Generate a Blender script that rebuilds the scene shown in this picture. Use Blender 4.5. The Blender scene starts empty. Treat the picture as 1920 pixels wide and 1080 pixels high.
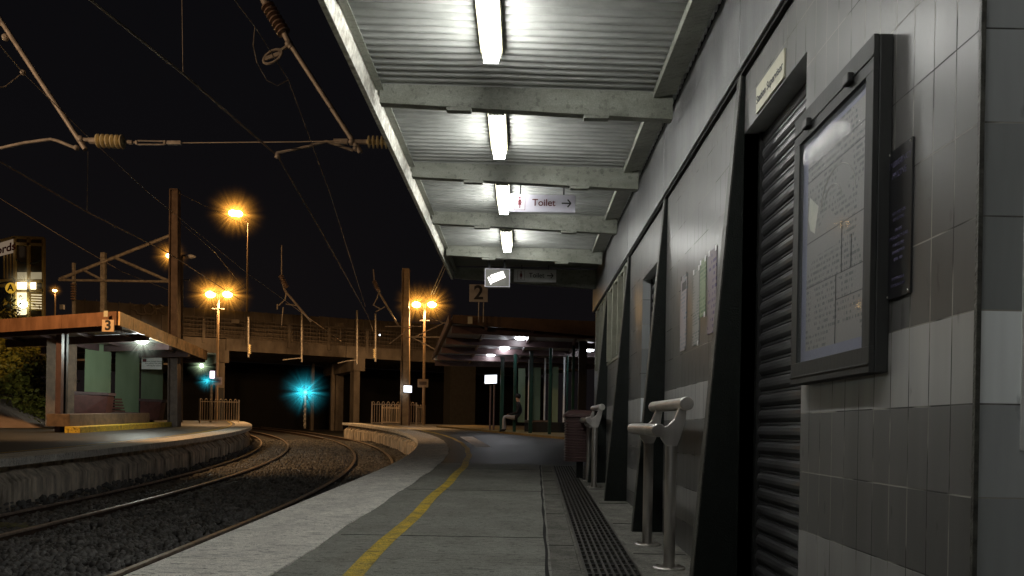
import bpy, math, random
import numpy as np
from mathutils import Vector, Matrix
random.seed(7); np.random.seed(7)
C = bpy.data.collections.new('station'); bpy.context.scene.collection.children.link(C)
SC = bpy.context.scene
F, CX, CY, ROLL = 1521.0, 979.0, 804.0, math.radians(1.0)
H, S = .815, .0225
def P(u, v, Y):                      # a surveyed point: photo pixel + depth -> world
    dx, dy = u-CX, v-CY
    return Vector(((dx*math.cos(ROLL)+dy*math.sin(ROLL))/F*Y, Y, (dx*math.sin(ROLL)-dy*math.cos(ROLL))/F*Y))
def gz(y): return -H+S*min(y, 62.)   # platform level rises gently
def on(x, y): return Vector((x, y, gz(y)))
def edge(y): return -1.87-.007*max(0., y-10)**2      # track-side edge of platform 2
# ---------------------------------------------------------------- materials
def nt(name):
    m = bpy.data.materials.new(name); m.use_nodes = True
    n = m.node_tree.nodes; l = m.node_tree.links
    return m, n, l, n['Principled BSDF']
def mathn(n, l, op, a, b=None, clamp=False):
    x = n.new('ShaderNodeMath'); x.operation = op; x.use_clamp = clamp
    for i, q in enumerate((a, b)):
        if q is None: continue
        if isinstance(q, (int, float)): x.inputs[i].default_value = q
        else: l.new(q, x.inputs[i])
    return x.outputs[0]
def mat(name, col, rough=.6, metal=0., var=.25, scale=6., bump=.15, bscale=60., stretch=(1,1,1), dirt=None, coat=0., world=False, speck=0.):
    m, n, l, b = nt(name)
    b.inputs['Roughness'].default_value = rough; b.inputs['Metallic'].default_value = metal
    if coat: b.inputs['Coat Weight'].default_value = coat
    if world: src = n.new('ShaderNodeNewGeometry').outputs['Position']
    else: src = n.new('ShaderNodeTexCoord').outputs['Object']
    mp = n.new('ShaderNodeMapping'); mp.inputs['Scale'].default_value = stretch; l.new(src, mp.inputs[0])
    t = n.new('ShaderNodeTexNoise'); t.inputs['Scale'].default_value = scale; t.inputs['Detail'].default_value = 7; t.inputs['Roughness'].default_value = .65
    l.new(mp.outputs[0], t.inputs['Vector'])
    r = n.new('ShaderNodeValToRGB'); e = r.color_ramp.elements
    d = dirt if dirt else [c*(1-var*1.3) for c in col]
    e[0].position = .32; e[0].color = (*d, 1); e[1].position = .68; e[1].color = (*[min(1, c*(1+var*.5)) for c in col], 1)
    l.new(t.outputs['Fac'], r.inputs[0]); l.new(r.outputs[0], b.inputs['Base Color'])
    if speck:
        cur = r.outputs[0]
        for sc_, st_, lo, hi, k in ((150, (1, 1, 1), .35, .65, speck), (9, (.9, 5, 1), .35, .42, speck*.8), (26, (1, 2.2, 1), .36, .40, speck*1.2)):
            m3 = n.new('ShaderNodeMapping'); m3.inputs['Scale'].default_value = st_; l.new(src, m3.inputs[0])
            t3 = n.new('ShaderNodeTexNoise'); t3.inputs['Scale'].default_value = sc_; t3.inputs['Detail'].default_value = 3; l.new(m3.outputs[0], t3.inputs['Vector'])
            q3 = n.new('ShaderNodeMapRange'); q3.inputs['From Min'].default_value = lo; q3.inputs['From Max'].default_value = hi; q3.inputs['To Min'].default_value = 1-k; q3.inputs['To Max'].default_value = 1+k*.15; l.new(t3.outputs['Fac'], q3.inputs[0])
            v3 = n.new('ShaderNodeVectorMath'); v3.operation = 'SCALE'; l.new(cur, v3.inputs[0]); l.new(q3.outputs[0], v3.inputs['Scale']); cur = v3.outputs[0]
        l.new(cur, b.inputs['Base Color'])
    if bump:
        t2 = n.new('ShaderNodeTexNoise'); t2.inputs['Scale'].default_value = bscale; t2.inputs['Detail'].default_value = 5
        l.new(mp.outputs[0], t2.inputs['Vector'])
        bu = n.new('ShaderNodeBump'); bu.inputs['Strength'].default_value = bump; bu.inputs['Distance'].default_value = .01
        l.new(t2.outputs['Fac'], bu.inputs['Height']); l.new(bu.outputs[0], b.inputs['Normal'])
        rr = n.new('ShaderNodeMapRange'); rr.inputs['To Min'].default_value = max(0, rough-.1); rr.inputs['To Max'].default_value = min(1, rough+.12)
        l.new(t.outputs['Fac'], rr.inputs[0]); l.new(rr.outputs[0], b.inputs['Roughness'])
    return m
def emit(name, col, s):
    m, n, l, b = nt(name); n.remove(b)
    e = n.new('ShaderNodeEmission'); e.inputs[0].default_value = (*col, 1); e.inputs[1].default_value = s
    l.new(e.outputs[0], n['Material Output'].inputs[0]); return m
def tile_mat(name, axis, w, end=False):
    m, n, l, b = nt(name)
    g = n.new('ShaderNodeNewGeometry'); sp = n.new('ShaderNodeSeparateXYZ'); l.new(g.outputs['Position'], sp.inputs[0])
    hz = sp.outputs[axis]; z = sp.outputs[2]
    hs = mathn(n, l, 'ADD', hz, 50.0-.027); zs = mathn(n, l, 'ADD', z, 10.0-.07)
    cb = n.new('ShaderNodeCombineXYZ'); l.new(hs, cb.inputs[0]); l.new(zs, cb.inputs[1])
    br = n.new('ShaderNodeTexBrick'); br.offset = 0; br.squash = 1; l.new(cb.outputs[0], br.inputs['Vector'])
    for k, v in (('Scale', 1), ('Mortar Size', .0020), ('Mortar Smooth', .2), ('Bias', 0), ('Brick Width', w), ('Row Height', .2)): br.inputs[k].default_value = v
    col = mathn(n, l, 'FLOOR', mathn(n, l, 'DIVIDE', hs, w)); row = mathn(n, l, 'FLOOR', mathn(n, l, 'DIVIDE', zs, .2))
    fac = mathn(n, l, 'DIVIDE', mathn(n, l, 'ADD', row, -43.5), 16.)          # rows -6 .. +9
    r = n.new('ShaderNodeValToRGB'); r.color_ramp.interpolation = 'CONSTANT'
    shades = {-6:.26, -5:.20, -4:.22, -3:.46, -2:.19, -1:.23, 0:.58, 1:.16, 2:.17, 3:.20, 4:.19, 5:.22, 6:.24, 7:.24, 8:.24}
    es = r.color_ramp.elements
    for i, (k, s) in enumerate(sorted(shades.items())):
        e = es[0] if i == 0 else (es[1] if i == 1 else es.new(.5))
    for e, (k, s) in zip(list(es), sorted(shades.items())): pass
    for i, (k, s) in enumerate(sorted(shades.items())):
        es[i].position = max(0, (k+6+.5-.4)/16.)
        s = s*.60 if not end else s*1.7
        tint = (s*1.0, s*.98, s*.95) if not end else (s*.95, s*.99, s*1.0)
        es[i].color = (*tint, 1)
    l.new(fac, r.inputs[0])
    wn = n.new('ShaderNodeTexWhiteNoise'); wn.noise_dimensions = '2D'; c2 = n.new('ShaderNodeCombineXYZ'); l.new(col, c2.inputs[0]); l.new(row, c2.inputs[1]); l.new(c2.outputs[0], wn.inputs['Vector'])
    mr = n.new('ShaderNodeMapRange'); mr.inputs['To Min'].default_value = .94; mr.inputs['To Max'].default_value = 1.06; l.new(wn.outputs['Value'], mr.inputs[0])
    # grime running down from the top
    no = n.new('ShaderNodeTexNoise'); no.inputs['Scale'].default_value = 3; no.inputs['Detail'].default_value = 6
    ms = n.new('ShaderNodeMapping'); ms.inputs['Scale'].default_value = (3, 3, .35); l.new(g.outputs['Position'], ms.inputs[0]); l.new(ms.outputs[0], no.inputs['Vector'])
    mr2 = n.new('ShaderNodeMapRange'); mr2.inputs['From Min'].default_value = .3; mr2.inputs['From Max'].default_value = .7; mr2.inputs['To Min'].default_value = .78; mr2.inputs['To Max'].default_value = 1.08; l.new(no.outputs['Fac'], mr2.inputs[0])
    vm = n.new('ShaderNodeVectorMath'); vm.operation = 'SCALE'; l.new(r.outputs[0], vm.inputs[0]); l.new(mathn(n, l, 'MULTIPLY', mr.outputs[0], mr2.outputs[0]), vm.inputs['Scale'])
    mx = n.new('ShaderNodeMix'); mx.data_type = 'RGBA'; l.new(br.outputs['Fac'], mx.inputs['Factor']); l.new(vm.outputs[0], mx.inputs['A']); mx.inputs['B'].default_value = (.05, .048, .042, 1)
    # mortar: light in places, black in others
    no2 = n.new('ShaderNodeTexNoise'); no2.inputs['Scale'].default_value = 5; l.new(g.outputs['Position'], no2.inputs['Vector'])
    rm = n.new('ShaderNodeValToRGB'); rm.color_ramp.elements[0].position = .42; rm.color_ramp.elements[0].color = (.05, .05, .047, 1); rm.color_ramp.elements[1].position = .52; rm.color_ramp.elements[1].color = (.3, .29, .26, 1)
    l.new(no2.outputs['Fac'], rm.inputs[0]); l.new(rm.outputs[0], mx.inputs['B'])
    ck = n.new('ShaderNodeTexNoise'); ck.inputs['Scale'].default_value = 22; ck.inputs['Detail'].default_value = 4; mk = n.new('ShaderNodeMapping'); mk.inputs['Scale'].default_value = (1, 1, .35); l.new(g.outputs['Position'], mk.inputs[0]); l.new(mk.outputs[0], ck.inputs['Vector'])
    ckr = n.new('ShaderNodeMapRange'); ckr.inputs['From Min'].default_value = .25; ckr.inputs['From Max'].default_value = .33; ckr.inputs['To Min'].default_value = .6; ckr.inputs['To Max'].default_value = 1.; l.new(ck.outputs['Fac'], ckr.inputs[0])
    vk = n.new('ShaderNodeVectorMath'); vk.operation = 'SCALE'; l.new(mx.outputs['Result'], vk.inputs[0]); l.new(ckr.outputs[0], vk.inputs['Scale']); l.new(vk.outputs[0], b.inputs['Base Color'])
    ro = n.new('ShaderNodeMapRange'); ro.inputs['To Min'].default_value = .27; ro.inputs['To Max'].default_value = .8; l.new(br.outputs['Fac'], ro.inputs[0])
    rn = mathn(n, l, 'ADD', ro.outputs[0], mathn(n, l, 'MULTIPLY', no.outputs['Fac'], .12)); l.new(rn, b.inputs['Roughness'])
    b.inputs['Specular IOR Level'].default_value = .26
    # each tile tilted by a hair
    v1 = n.new('ShaderNodeVectorMath'); v1.operation = 'SUBTRACT'; l.new(wn.outputs['Color'], v1.inputs[0]); v1.inputs[1].default_value = (.5, .5, .5)
    v2 = n.new('ShaderNodeVectorMath'); v2.operation = 'SCALE'; l.new(v1.outputs[0], v2.inputs[0]); v2.inputs['Scale'].default_value = .009
    v3 = n.new('ShaderNodeVectorMath'); v3.operation = 'ADD'; l.new(g.outputs['Normal'], v3.inputs[0]); l.new(v2.outputs[0], v3.inputs[1])
    v4 = n.new('ShaderNodeVectorMath'); v4.operation = 'NORMALIZE'; l.new(v3.outputs[0], v4.inputs[0])
    bu = n.new('ShaderNodeBump'); bu.inputs['Strength'].default_value = .6; bu.inputs['Distance'].default_value = .002; bu.invert = True
    l.new(br.outputs['Fac'], bu.inputs['Height']); l.new(v4.outputs[0], bu.inputs['Normal']); l.new(bu.outputs[0], b.inputs['Normal'])
    return m
def paper_mat(name, base, ink, blocks=True, seed=0., axis=1, lines=70.):
    """printed sheet: rows of ink broken into words, in world metres"""
    m, n, l, b = nt(name)
    g = n.new('ShaderNodeNewGeometry'); sp = n.new('ShaderNodeSeparateXYZ'); l.new(g.outputs['Position'], sp.inputs[0])
    h = sp.outputs[axis]; z = sp.outputs[2]
    rowf = mathn(n, l, 'MULTIPLY', z, lines); row = mathn(n, l, 'FLOOR', rowf); fr = mathn(n, l, 'FRACT', rowf)
    on_ = mathn(n, l, 'LESS_THAN', fr, .5)
    cb = n.new('ShaderNodeCombineXYZ'); l.new(mathn(n, l, 'MULTIPLY', h, lines*1.6), cb.inputs[0]); l.new(mathn(n, l, 'MULTIPLY', row, 7.3), cb.inputs[1]); cb.inputs[2].default_value = seed
    no = n.new('ShaderNodeTexNoise'); no.inputs['Scale'].default_value = 1.; no.inputs['Detail'].default_value = 1; l.new(cb.outputs[0], no.inputs['Vector'])
    word = mathn(n, l, 'GREATER_THAN', no.outputs['Fac'], .5)
    cb2 = n.new('ShaderNodeCombineXYZ'); l.new(mathn(n, l, 'MULTIPLY', h, 7), cb2.inputs[0]); l.new(mathn(n, l, 'MULTIPLY', z, 9), cb2.inputs[1]); cb2.inputs[2].default_value = seed+3
    n2 = n.new('ShaderNodeTexNoise'); n2.inputs['Scale'].default_value = 1.; n2.inputs['Detail'].default_value = 0; l.new(cb2.outputs[0], n2.inputs['Vector'])
    blk = mathn(n, l, 'GREATER_THAN', n2.outputs['Fac'], .45)
    f = mathn(n, l, 'MULTIPLY', mathn(n, l, 'MULTIPLY', mathn(n, l, 'MULTIPLY', on_, word), blk), .8)
    mx = n.new('ShaderNodeMix'); mx.data_type = 'RGBA'; l.new(f, mx.inputs['Factor']); mx.inputs['A'].default_value = (*base, 1); mx.inputs['B'].default_value = (*ink, 1)
    l.new(mx.outputs['Result'], b.inputs['Base Color']); b.inputs['Roughness'].default_value = .55
    return m
M = {}
M['tile'] = tile_mat('wall tile', 1, .1); M['tile_end'] = tile_mat('end wall tile', 0, .4, True)
M['concrete_band'] = mat('painted concrete band', (.2, .2, .2), .33, 0, .35, 5, .35, 90, (2, 2, .3))
M['post'] = mat('dark green enamel', (.007, .010, .008), .4, 0, .3, 20, .35, 130, dirt=(.004, .005, .004))
M['post'].node_tree.nodes['Principled BSDF'].inputs['Specular IOR Level'].default_value = .25
M['chip'] = mat('worn steel edge', (.07, .07, .06), .45, .0, .6, 30, .4, 90)
M['slat'] = mat('shutter slat', (.075, .075, .078), .35, .3, .35, 14, .1, 60, (1, .3, 1))
M['black'] = mat('black', (.012, .012, .012), .5)
M['void'] = mat('dark interior', (.004, .004, .004), .9, bump=0)
M['cream'] = mat('cream painted steel', (.42, .42, .33), .4, 0, .2, 8)
M['soffit'] = mat('galvanised soffit', (.44, .45, .43), .40, .3, .2, 3, 0, 40, (1, 2, 1), dirt=(.30, .31, .29))
M['beam'] = mat('painted canopy beam', (.30, .31, .265), .5, 0, .15, 3, .15, 70, (1, 1, 3), dirt=(.19, .195, .16), speck=.22)
M['gutter'] = mat('peeling white gutter', (.88, .86, .78), .5, 0, .3, 22, .6, 40, dirt=(.40, .37, .30))
M['tube'] = emit('fluorescent tube', (1, 1, .96), 50.)
M['tubeb'] = emit('fluorescent tube face', (1, 1, .96), 18.)
M['tubedim'] = emit('small shelter lamp', (.9, .95, 1), 30.)
M['fin'] = mat('window fin paint', (.20, .20, .155), .5, 0, .2, 8)
M['housing'] = mat('khaki lamp housing', (.20, .19, .12), .6, 0, .2, 8)
M['white'] = mat('white enamel', (.75, .75, .76), .4, 0, .12, 6, .05)
M['signwhite'] = mat('sign white', (.72, .70, .80), .35, 0, .06, 6, 0)
M['maroon'] = mat('maroon ink', (.13, .012, .02), .5, bump=0)
M['ink'] = mat('black ink', (.015, .015, .018), .5, bump=0)
M['cream_sign'] = mat('cream sign', (.50, .48, .36), .4, 0, .15, 9, .05)
M['steel'] = mat('brushed stainless', (.66, .63, .60), .3, 1., .25, 8, .12, 120, (1, 1, .1), dirt=(.48, .45, .42))
M['case'] = mat('anodised notice case', (.022, .023, .022), .6, 0., .3, 8, .08, 60, (1, 1, .3))
M['bin'] = mat('maroon bin plastic', (.085, .045, .042), .4, 0, .2, 8, .1, 60)
M['coping'] = mat('coping concrete', (.85, .82, .74), .8, 0, .22, 3.5, .4, 55, (1.5, .9, 1), world=True, dirt=(.64, .61, .55), speck=0.42)
M['paving'] = mat('platform asphalt', (.30, .30, .265), .75, 0, .3, 2.2, .55, 70, (1, .8, 1), world=True, dirt=(.19, .19, .165), speck=0.45)
M['asphalt'] = mat('dark asphalt', (.06, .06, .06), .5, 0, .4, 1.2, .5, 60, world=True, dirt=(.03, .03, .03), speck=0.5)
M['strip'] = mat('kerb concrete', (.20, .195, .17), .8, 0, .4, 5, .6, 60, world=True, dirt=(.09, .085, .07), speck=0.5)
M['yellow'] = mat('worn yellow paint', (.80, .56, .04), .6, 0, .35, 7, .4, 60, world=True, dirt=(.48, .35, .07), speck=0.6)
M['whitepaint'] = mat('worn white paint', (.8, .8, .8), .7, 0, .3, 6, .3, 60, world=True)
M['wallpanel'] = mat('stained concrete panels', (.78, .68, .56), .85, 0, .6, 3., .6, 40, (2, 2, .5), world=True, dirt=(.22, .19, .15))
M['ballast'] = mat('ballast', (.055, .052, .048), .85, 0, .6, 9, 1., 40, world=True, dirt=(.02, .018, .016))
M['stone'] = mat('ballast stone', (.18, .175, .165), .6, 0, .6, 5, .6, 40, dirt=(.028, .025, .022), world=True)
M['ground'] = mat('ground', (.03, .028, .022), .9, 0, .4, .3, .4, 3, world=True)
M['rail'] = mat('worn rail steel', (.46, .36, .28), .45, .55, .4, 9, .1, 60, world=True)
M['rust'] = mat('rusty rail web', (.06, .035, .022), .8, .1, .4, 20, .5, 80)
M['bridge'] = mat('bridge concrete', (.25, .215, .18), .85, 0, .55, .7, .4, 4, (1, 1, .5), world=True, dirt=(.08, .065, .052))
M['bridge_dark'] = mat('bridge parapet', (.20, .17, .14), .85, 0, .5, .6, .5, 3, (1, 1, .3), world=True, dirt=(.07, .055, .045))
M['galv'] = mat('galvanised steel', (.42, .39, .35), .5, .2, .35, 9, .15, 60, dirt=(.17, .15, .13))
M['rod'] = mat('overhead line steel', (.50, .43, .36), .45, .1, .3, 9, .1, 60)
M['copper'] = mat('contact wire', (.75, .62, .48), .45, .1, .2, 3, 0)
M['porcelain'] = mat('insulator', (.95, .80, .50), .15, 0, .2, 9, 0, coat=.6)
M['porcelain_brown'] = mat('brown insulator', (.30, .21, .16), .2, 0, .2, 9, 0, coat=.5)
M['fence'] = mat('cream fence paint', (.60, .50, .38), .5, 0, .2, 5, .1)
M['sidefascia_lit'] = mat('lit ribbed side fascia', (.75, .50, .24), .45, 0, .5, 2.2, .5, 5, dirt=(.28, .15, .06))  # brighter and mottled: lamp glow on this side put into the colour
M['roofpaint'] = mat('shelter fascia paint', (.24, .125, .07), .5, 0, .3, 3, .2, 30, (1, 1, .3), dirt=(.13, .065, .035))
M['roofunder'] = mat('shelter ceiling', (.42, .43, .45), .35, .2, .2, 3, .1)
M['purple'] = mat('shelter beam paint', (.11, .07, .072), .4, 0, .25, 5, .1)
M['greenpost'] = mat('green post paint', (.012, .05, .038), .3, 0, .2, 5, .05)
M['benchred'] = mat('bench maroon', (.11, .04, .035), .5, 0, .3, 6, .2)
M['brownwall'] = mat('brown rendered wall', (.16, .11, .075), .8, 0, .4, 5, .4, 60, dirt=(.085, .06, .045))
M['blackboard'] = mat('black plate', (.014, .014, .016), .35, bump=0)
M['skin'] = mat('skin', (.45, .28, .20), .5, bump=0); M['cloth_dark'] = mat('dark cloth', (.010, .010, .012), .9); M['cloth_pale'] = mat('pale cloth', (.36, .36, .38), .9)
M['leaf'] = mat('leaf', (.30, .27, .04), .55, 0, .6, 1.5, 0, world=True, dirt=(.09, .11, .02))
M['leaf_dark'] = mat('dark leaf', (.10, .11, .03), .6, 0, .5, 2, 0, world=True)
M['bark'] = mat('bark', (.08, .055, .035), .9)
M['litter'] = mat('litter', (.6, .56, .5), .7)
M['liftglass'] = mat('lift glass', (.10, .085, .06), .2, 0, .5, .3, 0, world=True)
M['liftframe'] = mat('lift frame paint', (.5, .36, .14), .5, 0, .2, 2)
# glass: green tinted
m, n, l, b = nt('green glass'); b.inputs['Base Color'].default_value = (.20, .34, .26, 1); b.inputs['Roughness'].default_value = .18; b.inputs['Transmission Weight'].default_value = 0.
t = n.new('ShaderNodeTexNoise'); t.inputs['Scale'].default_value = 1.6; t.inputs['Detail'].default_value = 5
r = n.new('ShaderNodeValToRGB'); r.color_ramp.elements[0].color = (.15, .20, .12, 1); r.color_ramp.elements[1].color = (.27, .36, .24, 1); l.new(t.outputs['Fac'], r.inputs[0]); l.new(r.outputs[0], b.inputs['Base Color']); M['gglass'] = m
# clear glass of the case
m, n, l, b = nt('case glass'); b.inputs['Base Color'].default_value = (.9, .95, 1, 1); b.inputs['Roughness'].default_value = .03; b.inputs['Specular IOR Level'].default_value = .25; b.inputs['Alpha'].default_value = .07; b.inputs['IOR'].default_value = 1.3
t = n.new('ShaderNodeTexNoise'); t.inputs['Scale'].default_value = 40; tc = n.new('ShaderNodeTexCoord'); mp = n.new('ShaderNodeMapping'); mp.inputs['Scale'].default_value = (1, 1, .12); l.new(tc.outputs['Object'], mp.inputs[0]); l.new(mp.outputs[0], t.inputs['Vector'])
rr = n.new('ShaderNodeMapRange'); rr.inputs['From Min'].default_value = .45; rr.inputs['From Max'].default_value = .8; rr.inputs['To Min'].default_value = .02; rr.inputs['To Max'].default_value = .3; l.new(t.outputs['Fac'], rr.inputs[0]); l.new(rr.outputs[0], b.inputs['Roughness']); M['glass'] = m
M['poster'] = paper_mat('timetable sheet', (.18, .175, .17), (.055, .065, .065), seed=4., lines=55)
# ---------------------------------------------------------------- mesh builder
class MB:
    def __init__(s): s.v = []; s.f = []
    def quad(s, a, b, c, d):
        i = len(s.v); s.v += [Vector(p) for p in (a, b, c, d)]; s.f.append((i, i+1, i+2, i+3)); return s
    def poly(s, pts):
        i = len(s.v); s.v += [Vector(p) for p in pts]; s.f.append(tuple(range(i, i+len(pts)))); return s
    def hexa(s, p):      # 8 points: bottom 4 ccw, top 4 ccw
        i = len(s.v); s.v += [Vector(q) for q in p]
        s.f += [(i, i+3, i+2, i+1), (i+4, i+5, i+6, i+7)]+[(i+k, i+(k+1) % 4, i+4+(k+1) % 4, i+4+k) for k in range(4)]; return s
    def box(s, x0, x1, y0, y1, z0, z1):
        return s.hexa([(x0,y0,z0),(x1,y0,z0),(x1,y1,z0),(x0,y1,z0),(x0,y0,z1),(x1,y0,z1),(x1,y1,z1),(x0,y1,z1)])
    def bar(s, a, b, w, h=None, up=(0,0,1)):   # rectangular bar from a to b
        h = h or w; a, b = Vector(a), Vector(b); d = (b-a).normalized(); up = Vector(up)
        if abs(d.dot(up)) > .95: up = Vector((0, 1, 0))
        x = d.cross(up).normalized(); y = x.cross(d).normalized()
        q = [(-1,-1),(1,-1),(1,1),(-1,1)]
        return s.hexa([a+x*w/2*i+y*h/2*j for i, j in q]+[b+x*w/2*i+y*h/2*j for i, j in q])
    def prism(s, pts, off):   # polygon extruded by vector off
        off = Vector(off); n = len(pts); i = len(s.v); s.v += [Vector(p) for p in pts]+[Vector(p)+off for p in pts]
        s.f += [tuple(range(i, i+n))[::-1], tuple(range(i+n, i+2*n))]+[(i+k, i+(k+1) % n, i+n+(k+1) % n, i+n+k) for k in range(n)]; return s
    def tube(s, pts, r, n=8, cap=True):
        pts = [Vector(p) for p in pts]; rs = r if isinstance(r, (list, tuple)) else [r]*len(pts)
        i0 = len(s.v); prev = None
        for k, p in enumerate(pts):
            d = (pts[min(k+1, len(pts)-1)]-pts[max(k-1, 0)]).normalized()
            if prev is None:
                up = Vector((0, 0, 1)) if abs(d.z) < .9 else Vector((0, 1, 0)); x = d.cross(up).normalized()
            else: x = (prev-d*prev.dot(d)).normalized()
            prev = x; y = d.cross(x)
            s.v += [p+(x*math.cos(2*math.pi*j/n)+y*math.sin(2*math.pi*j/n))*rs[k] for j in range(n)]
        for k in range(len(pts)-1):
            for j in range(n):
                a = i0+k*n+j; b = i0+k*n+(j+1) % n; s.f.append((a, b, b+n, a+n))
        if cap: s.f += [tuple(range(i0, i0+n))[::-1], tuple(range(i0+(len(pts)-1)*n, i0+len(pts)*n))]
        return s
    def lathe(s, c, prof, n=16, axis=(0,0,1)):      # prof: (t along axis, r)
        c = Vector(c); ax = Vector(axis).normalized()
        return s.tube2([c+ax*t for t, r in prof], [max(r, 1e-4) for t, r in prof], ax, n)
    def tube2(s, pts, rs, ax, n):
        up = Vector((0, 0, 1)) if abs(ax.z) < .9 else Vector((0, 1, 0)); x = ax.cross(up).normalized(); y = ax.cross(x); i0 = len(s.v)
        for p, r in zip(pts, rs): s.v += [p+(x*math.cos(2*math.pi*j/n)+y*math.sin(2*math.pi*j/n))*r for j in range(n)]
        for k in range(len(pts)-1):
            for j in range(n):
                a = i0+k*n+j; b = i0+k*n+(j+1) % n; s.f.append((a, b, b+n, a+n))
        s.f += [tuple(range(i0, i0+n))[::-1], tuple(range(i0+(len(pts)-1)*n, i0+len(pts)*n))]; return s
    def sphere(s, c, rx, ry=None, rz=None, n=12, m=8):
        c = Vector(c); ry = ry or rx; rz = rz or rx; i0 = len(s.v)
        for k in range(m+1):
            th = math.pi*(k+.001)/(m+.002)
            s.v += [c+Vector((rx*math.sin(th)*math.cos(2*math.pi*j/n), ry*math.sin(th)*math.sin(2*math.pi*j/n), rz*math.cos(th))) for j in range(n)]
        for k in range(m):
            for j in range(n):
                a = i0+k*n+j; b = i0+k*n+(j+1) % n; s.f.append((a, a+n, b+n, b))
        return s
    def build(s, name, m, parent=None, bevel=0, smooth=False, origin=None):
        o0 = Vector(origin) if origin is not None else (wloc(parent) if parent else Vector((0, 0, 0)))
        me = bpy.data.meshes.new(name); me.from_pydata([tuple(p-o0) for p in s.v], [], s.f); me.update()
        me.materials.append(m if not isinstance(m, str) else M[m])
        o = bpy.data.objects.new(name, me); C.objects.link(o)
        if parent: o.parent = parent; o.location = o0-wloc(parent)
        else: o.location = o0
        if smooth:
            for p in me.polygons: p.use_smooth = True
            me.set_sharp_from_angle(angle=math.radians(40))
        if bevel:
            b = o.modifiers.new('bevel', 'BEVEL'); b.width = bevel; b.segments = 2; b.limit_method = 'ANGLE'
        return o
def wloc(o):
    v = Vector((0, 0, 0))
    while o is not None: v = v+o.location; o = o.parent
    return v
def tag(o, label=None, cat=None, group=None, kind=None):
    for k, v in (('label', label), ('category', cat), ('group', group), ('kind', kind)):
        if v: o[k] = v
    return o
def thing(name, loc, label, cat, group=None):
    o = bpy.data.objects.new(name, None); o.empty_display_size = .2; C.objects.link(o); o.location = loc
    return tag(o, label, cat, group)
def text(body, size, m, parent, right, up, pos, align='CENTER', name='lettering', sx=1., ext=.0015, vcenter=True, bold=0):
    """lettering mesh lying in the plane (right, up), readable from right x up"""
    cu = bpy.data.curves.new('t', 'FONT'); cu.body = body; cu.size = size; cu.align_x = align; cu.align_y = 'CENTER' if vcenter else 'BOTTOM_BASELINE'; cu.extrude = ext; cu.offset = bold
    o = bpy.data.objects.new('t', cu); C.objects.link(o)
    dg = bpy.context.evaluated_depsgraph_get(); me = bpy.data.meshes.new_from_object(o.evaluated_get(dg)); C.objects.unlink(o); bpy.data.objects.remove(o)
    r, u = Vector(right).normalized(), Vector(up).normalized(); nn = r.cross(u); p0 = Vector(pos)-wloc(parent)
    for v in me.vertices: v.co = p0+r*v.co.x*sx+u*v.co.y+nn*v.co.z
    me.materials.clear(); me.materials.append(M[m] if isinstance(m, str) else m)
    ob = bpy.data.objects.new(name, me); C.objects.link(ob); ob.parent = parent; return ob
def light(name, typ, loc, parent, energy, col, size=.1, rot=None, **k):
    d = bpy.data.lights.new(name, typ); d.energy = energy; d.color = col
    if typ in ('POINT', 'SPOT'): d.shadow_soft_size = size
    for a, b in k.items(): setattr(d, a, b)
    o = bpy.data.objects.new(name, d); C.objects.link(o)
    if parent: o.parent = parent; o.location = Vector(loc)-wloc(parent)
    else: o.location = loc
    if rot: o.rotation_euler = rot
    return o
def frange(a, b, st):
    n = max(1, int(math.ceil((b-a)/st))); return [a+(b-a)*i/n for i in range(n+1)]
XR, YU, ZU = (1,0,0), (0,1,0), (0,0,1)
GLOW = []
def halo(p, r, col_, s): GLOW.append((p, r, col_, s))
# ================================================================ SETTING
def strip(name, fl, fr, y0, y1, dz, m, st=.5, fz=gz, wob=0, **k):
    b = MB(); ys = frange(y0, y1, st)
    for i in range(len(ys)-1):
        a, c = ys[i], ys[i+1]
        b.quad((fl(a), a, fz(a)+dz), (fr(a), a, fz(a)+dz), (fr(c), c, fz(c)+dz), (fl(c), c, fz(c)+dz))
    o = b.build(name, m); return tag(o, kind='structure')
strip('ground', lambda y: -260, lambda y: 260, -30, 420, -.86, 'ground', 5)
cop = lambda y: edge(y)+.68+.008*math.sin(y*3.1)+.006*math.sin(y*11)+.004*math.sin(y*29)
strip('platform_surface', cop, lambda y: 12, -6, 12.3, 0, 'paving', .12)
strip('platform_road', cop, lambda y: 14, 12.3, 43.5, 0, 'asphalt', .5)
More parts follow.
